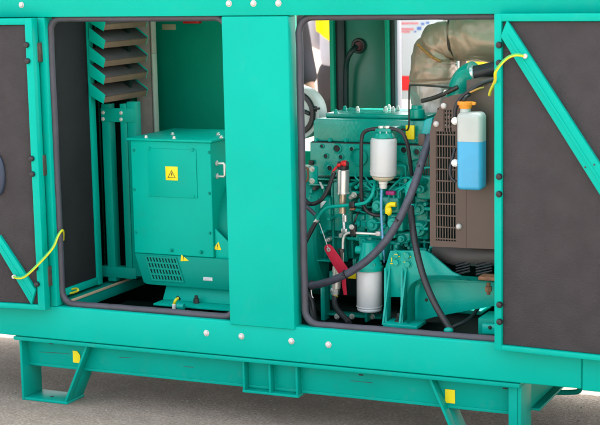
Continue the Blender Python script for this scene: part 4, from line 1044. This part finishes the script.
SKIN = mat('skin', (.50, .27, .18), .5, sss=.15); HAIR = mat('dark_hair', (.02, .015, .012), .6)
JACK = mat('dark_jacket_cloth', (.028, .026, .034), .85, bump=.3, bscale=120, var=.15, vscale=10)
TROU = mat('dark_trouser_cloth', (.030, .024, .027), .85, bump=.3, bscale=120, var=.15, vscale=10)
SHRT = mat('white_shirt_cloth', (.44, .43, .49), .8, bump=.3, bscale=60, var=.05, vscale=10)
SHOE = mat('black_leather', (.015, .013, .012), .35)
EYE = mat('eye_dark', (.02, .015, .012), .2)
def skinned(name, verts, edges, radii, mt, parent, root=0, sub_=2):
    me = bpy.data.meshes.new(name); me.from_pydata([V(v) for v in verts], edges, []); me.materials.append(mt)
    o = bpy.data.objects.new(name, me); COL.objects.link(o); o.parent = parent
    sk = o.modifiers.new('skin', 'SKIN'); sk.use_smooth_shade = True
    lay = me.skin_vertices[0].data
    for i, r_ in enumerate(radii):
        rx, ry = r_ if isinstance(r_, tuple) else (r_, r_); lay[i].radius = (rx, ry); lay[i].use_root = (i == root)
    sb = o.modifiers.new('sub', 'SUBSURF'); sb.levels = sb.render_levels = sub_
    return o
def person(x, y, rz, label, jacket, bend=(.0, .0), arms=None):
    r_ = empty('person', (x, y, .004)); r_.rotation_euler.z = rz; tag(r_, label, 'person')
    el, er = arms
    J = [(0, 0, .96), (0, -.005, 1.10), (0, -.01, 1.26), (0, 0, 1.42), (0, -.005, 1.50), (0, -.015, 1.57), (0, -.02, 1.66), (0, -.015, 1.73)]
    R = [(.15, .10), (.135, .095), (.155, .105), (.15, .09), .055, (.058, .062), (.072, .088), (.055, .07)]
    E = [(0, 1), (1, 2), (2, 3), (3, 4), (4, 5), (5, 6), (6, 7)]
    def add(p, q, r): J.append(p); R.append(r); E.append((q, len(J)-1)); return len(J)-1
    add((0, -.115, 1.635), 6, .014)                         # nose
    for s in (-1, 1): add((s*.083, -.01, 1.64), 6, .014)    # ears
    ends = []
    for s in (-1, 1):
        h = add((s*.095, 0, .90), 0, .088); k = add((s*.11, -.015, .50), h, .058); a = add((s*.12, .015, .09), k, .040); add((s*.13, -.13, .035), a, .034)
    for s, (eb_, wr, hd) in ((-1, el), (1, er)):
        sh = add((s*.185, 0, 1.40), 3, .055); e = add(eb_, sh, .040); w_ = add(wr, e, .028)
        hv = V(hd); wv = V(wr); d = (hv-wv).normalized(); side = d.cross(V((1, 0, 0)) if abs(d.x) < .8 else V((0, 1, 0))).normalized()
        pm = add(tuple(wv+d*.055), w_, (.034, .016))
        for f, (o_, L) in enumerate(((-.030, .075), (-.010, .088), (.010, .082), (.028, .064))):
            k1 = add(tuple(wv+d*.095+side*o_), pm, .009); k2 = add(tuple(wv+d*(.095+L*.55)+side*o_*1.05+V((0, -.008, 0))), k1, .008); add(tuple(wv+d*(.09+L)+side*o_+V((0, -.022, 0))), k2, .0065)
        t1 = add(tuple(wv+d*.05-side*.045), pm, .010); add(tuple(wv+d*.085-side*.062), t1, .008)
        ends.append((sh, e, w_))
    skinned('body', J, E, R, SKIN, r_)
    # clothes
    TJ = [(0, 0, 1.09), (0, 0, .95)]; TR = [(.158, .115), (.175, .125)]; TE = [(0, 1)]
    for s in (-1, 1):
        b0 = len(TJ); TJ += [(s*.10, 0, .86), (s*.112, -.012, .50), (s*.122, .01, .11)]; TR += [.104, .082, .066]; TE += [(1, b0), (b0, b0+1), (b0+1, b0+2)]
    skinned('trousers', TJ, TE, TR, TROU, r_)
    g_ = .012 if jacket else 0
    hem = .84 if jacket else .955
    SJ = [(0, 0, hem), (0, -.005, 1.12), (0, -.01, 1.27), (0, 0, 1.40), (0, -.003, 1.475)]
    SR = [(.185+g_, .135+g_), (.168+g_, .122+g_), (.178+g_, .125+g_), (.165+g_, .105+g_), (.075, .07)]; SE = [(0, 1), (1, 2), (2, 3), (3, 4)]
    for s, (eb_, wr, hd), in ((-1, el), (1, er)):
        b0 = len(SJ); SJ += [(s*.19, 0, 1.39), eb_, tuple(V(eb_).lerp(V(wr), .93))]; SR += [.074+g_, .060+g_, .045+g_]; SE += [(3, b0), (b0, b0+1), (b0+1, b0+2)]
    skinned('jacket' if jacket else 'shirt', SJ, SE, SR, JACK if jacket else SHRT, r_)
    for s in (-1, 1):
        m_ = MB(); m_.ball((0, 0, 0), .05, (.9, 2.5, .8)); o = m_.build('shoe', SHOE); o.parent = r_; o.location = (s*.127, -.06, .042)
        m_ = MB(); m_.ball((0, 0, 0), .011); o = m_.build('eye', EYE); o.parent = r_; o.location = (s*.03, -.098, 1.665)
    m_ = MB(); m_.ball((0, 0, 0), .097, (.9, 1.06, .95), 24)
    bmesh.ops.delete(m_.b, geom=[v for v in m_.b.verts if v.co.z < -.02 and v.co.y < .02 or v.co.y < -.062 and v.co.z < .05], context='VERTS')
    o = m_.build('hair', HAIR); o.parent = r_; o.location = (0, .0, 1.695)
    return r_
q = P(321, 66, 3.7)
person(q.x+.05, 3.9, rad(150), 'person in a white shirt and dark trousers standing behind the generator', False,
       arms=(((-.26, .02, 1.14), (-.12, -.22, 1.13), (-.06, -.26, 1.13)), ((.26, .02, 1.14), (.12, -.22, 1.10), (.06, -.26, 1.10))))
q = P(300, 66, 3.2)
person(q.x-.26, 3.3, rad(60), 'person in a dark jacket beside the person in the white shirt', True,
       arms=(((-.27, .03, 1.12), (-.26, -.10, .90), (-.25, -.13, .80)), ((.27, .03, 1.12), (.26, -.08, .90), (.26, -.12, .80))))
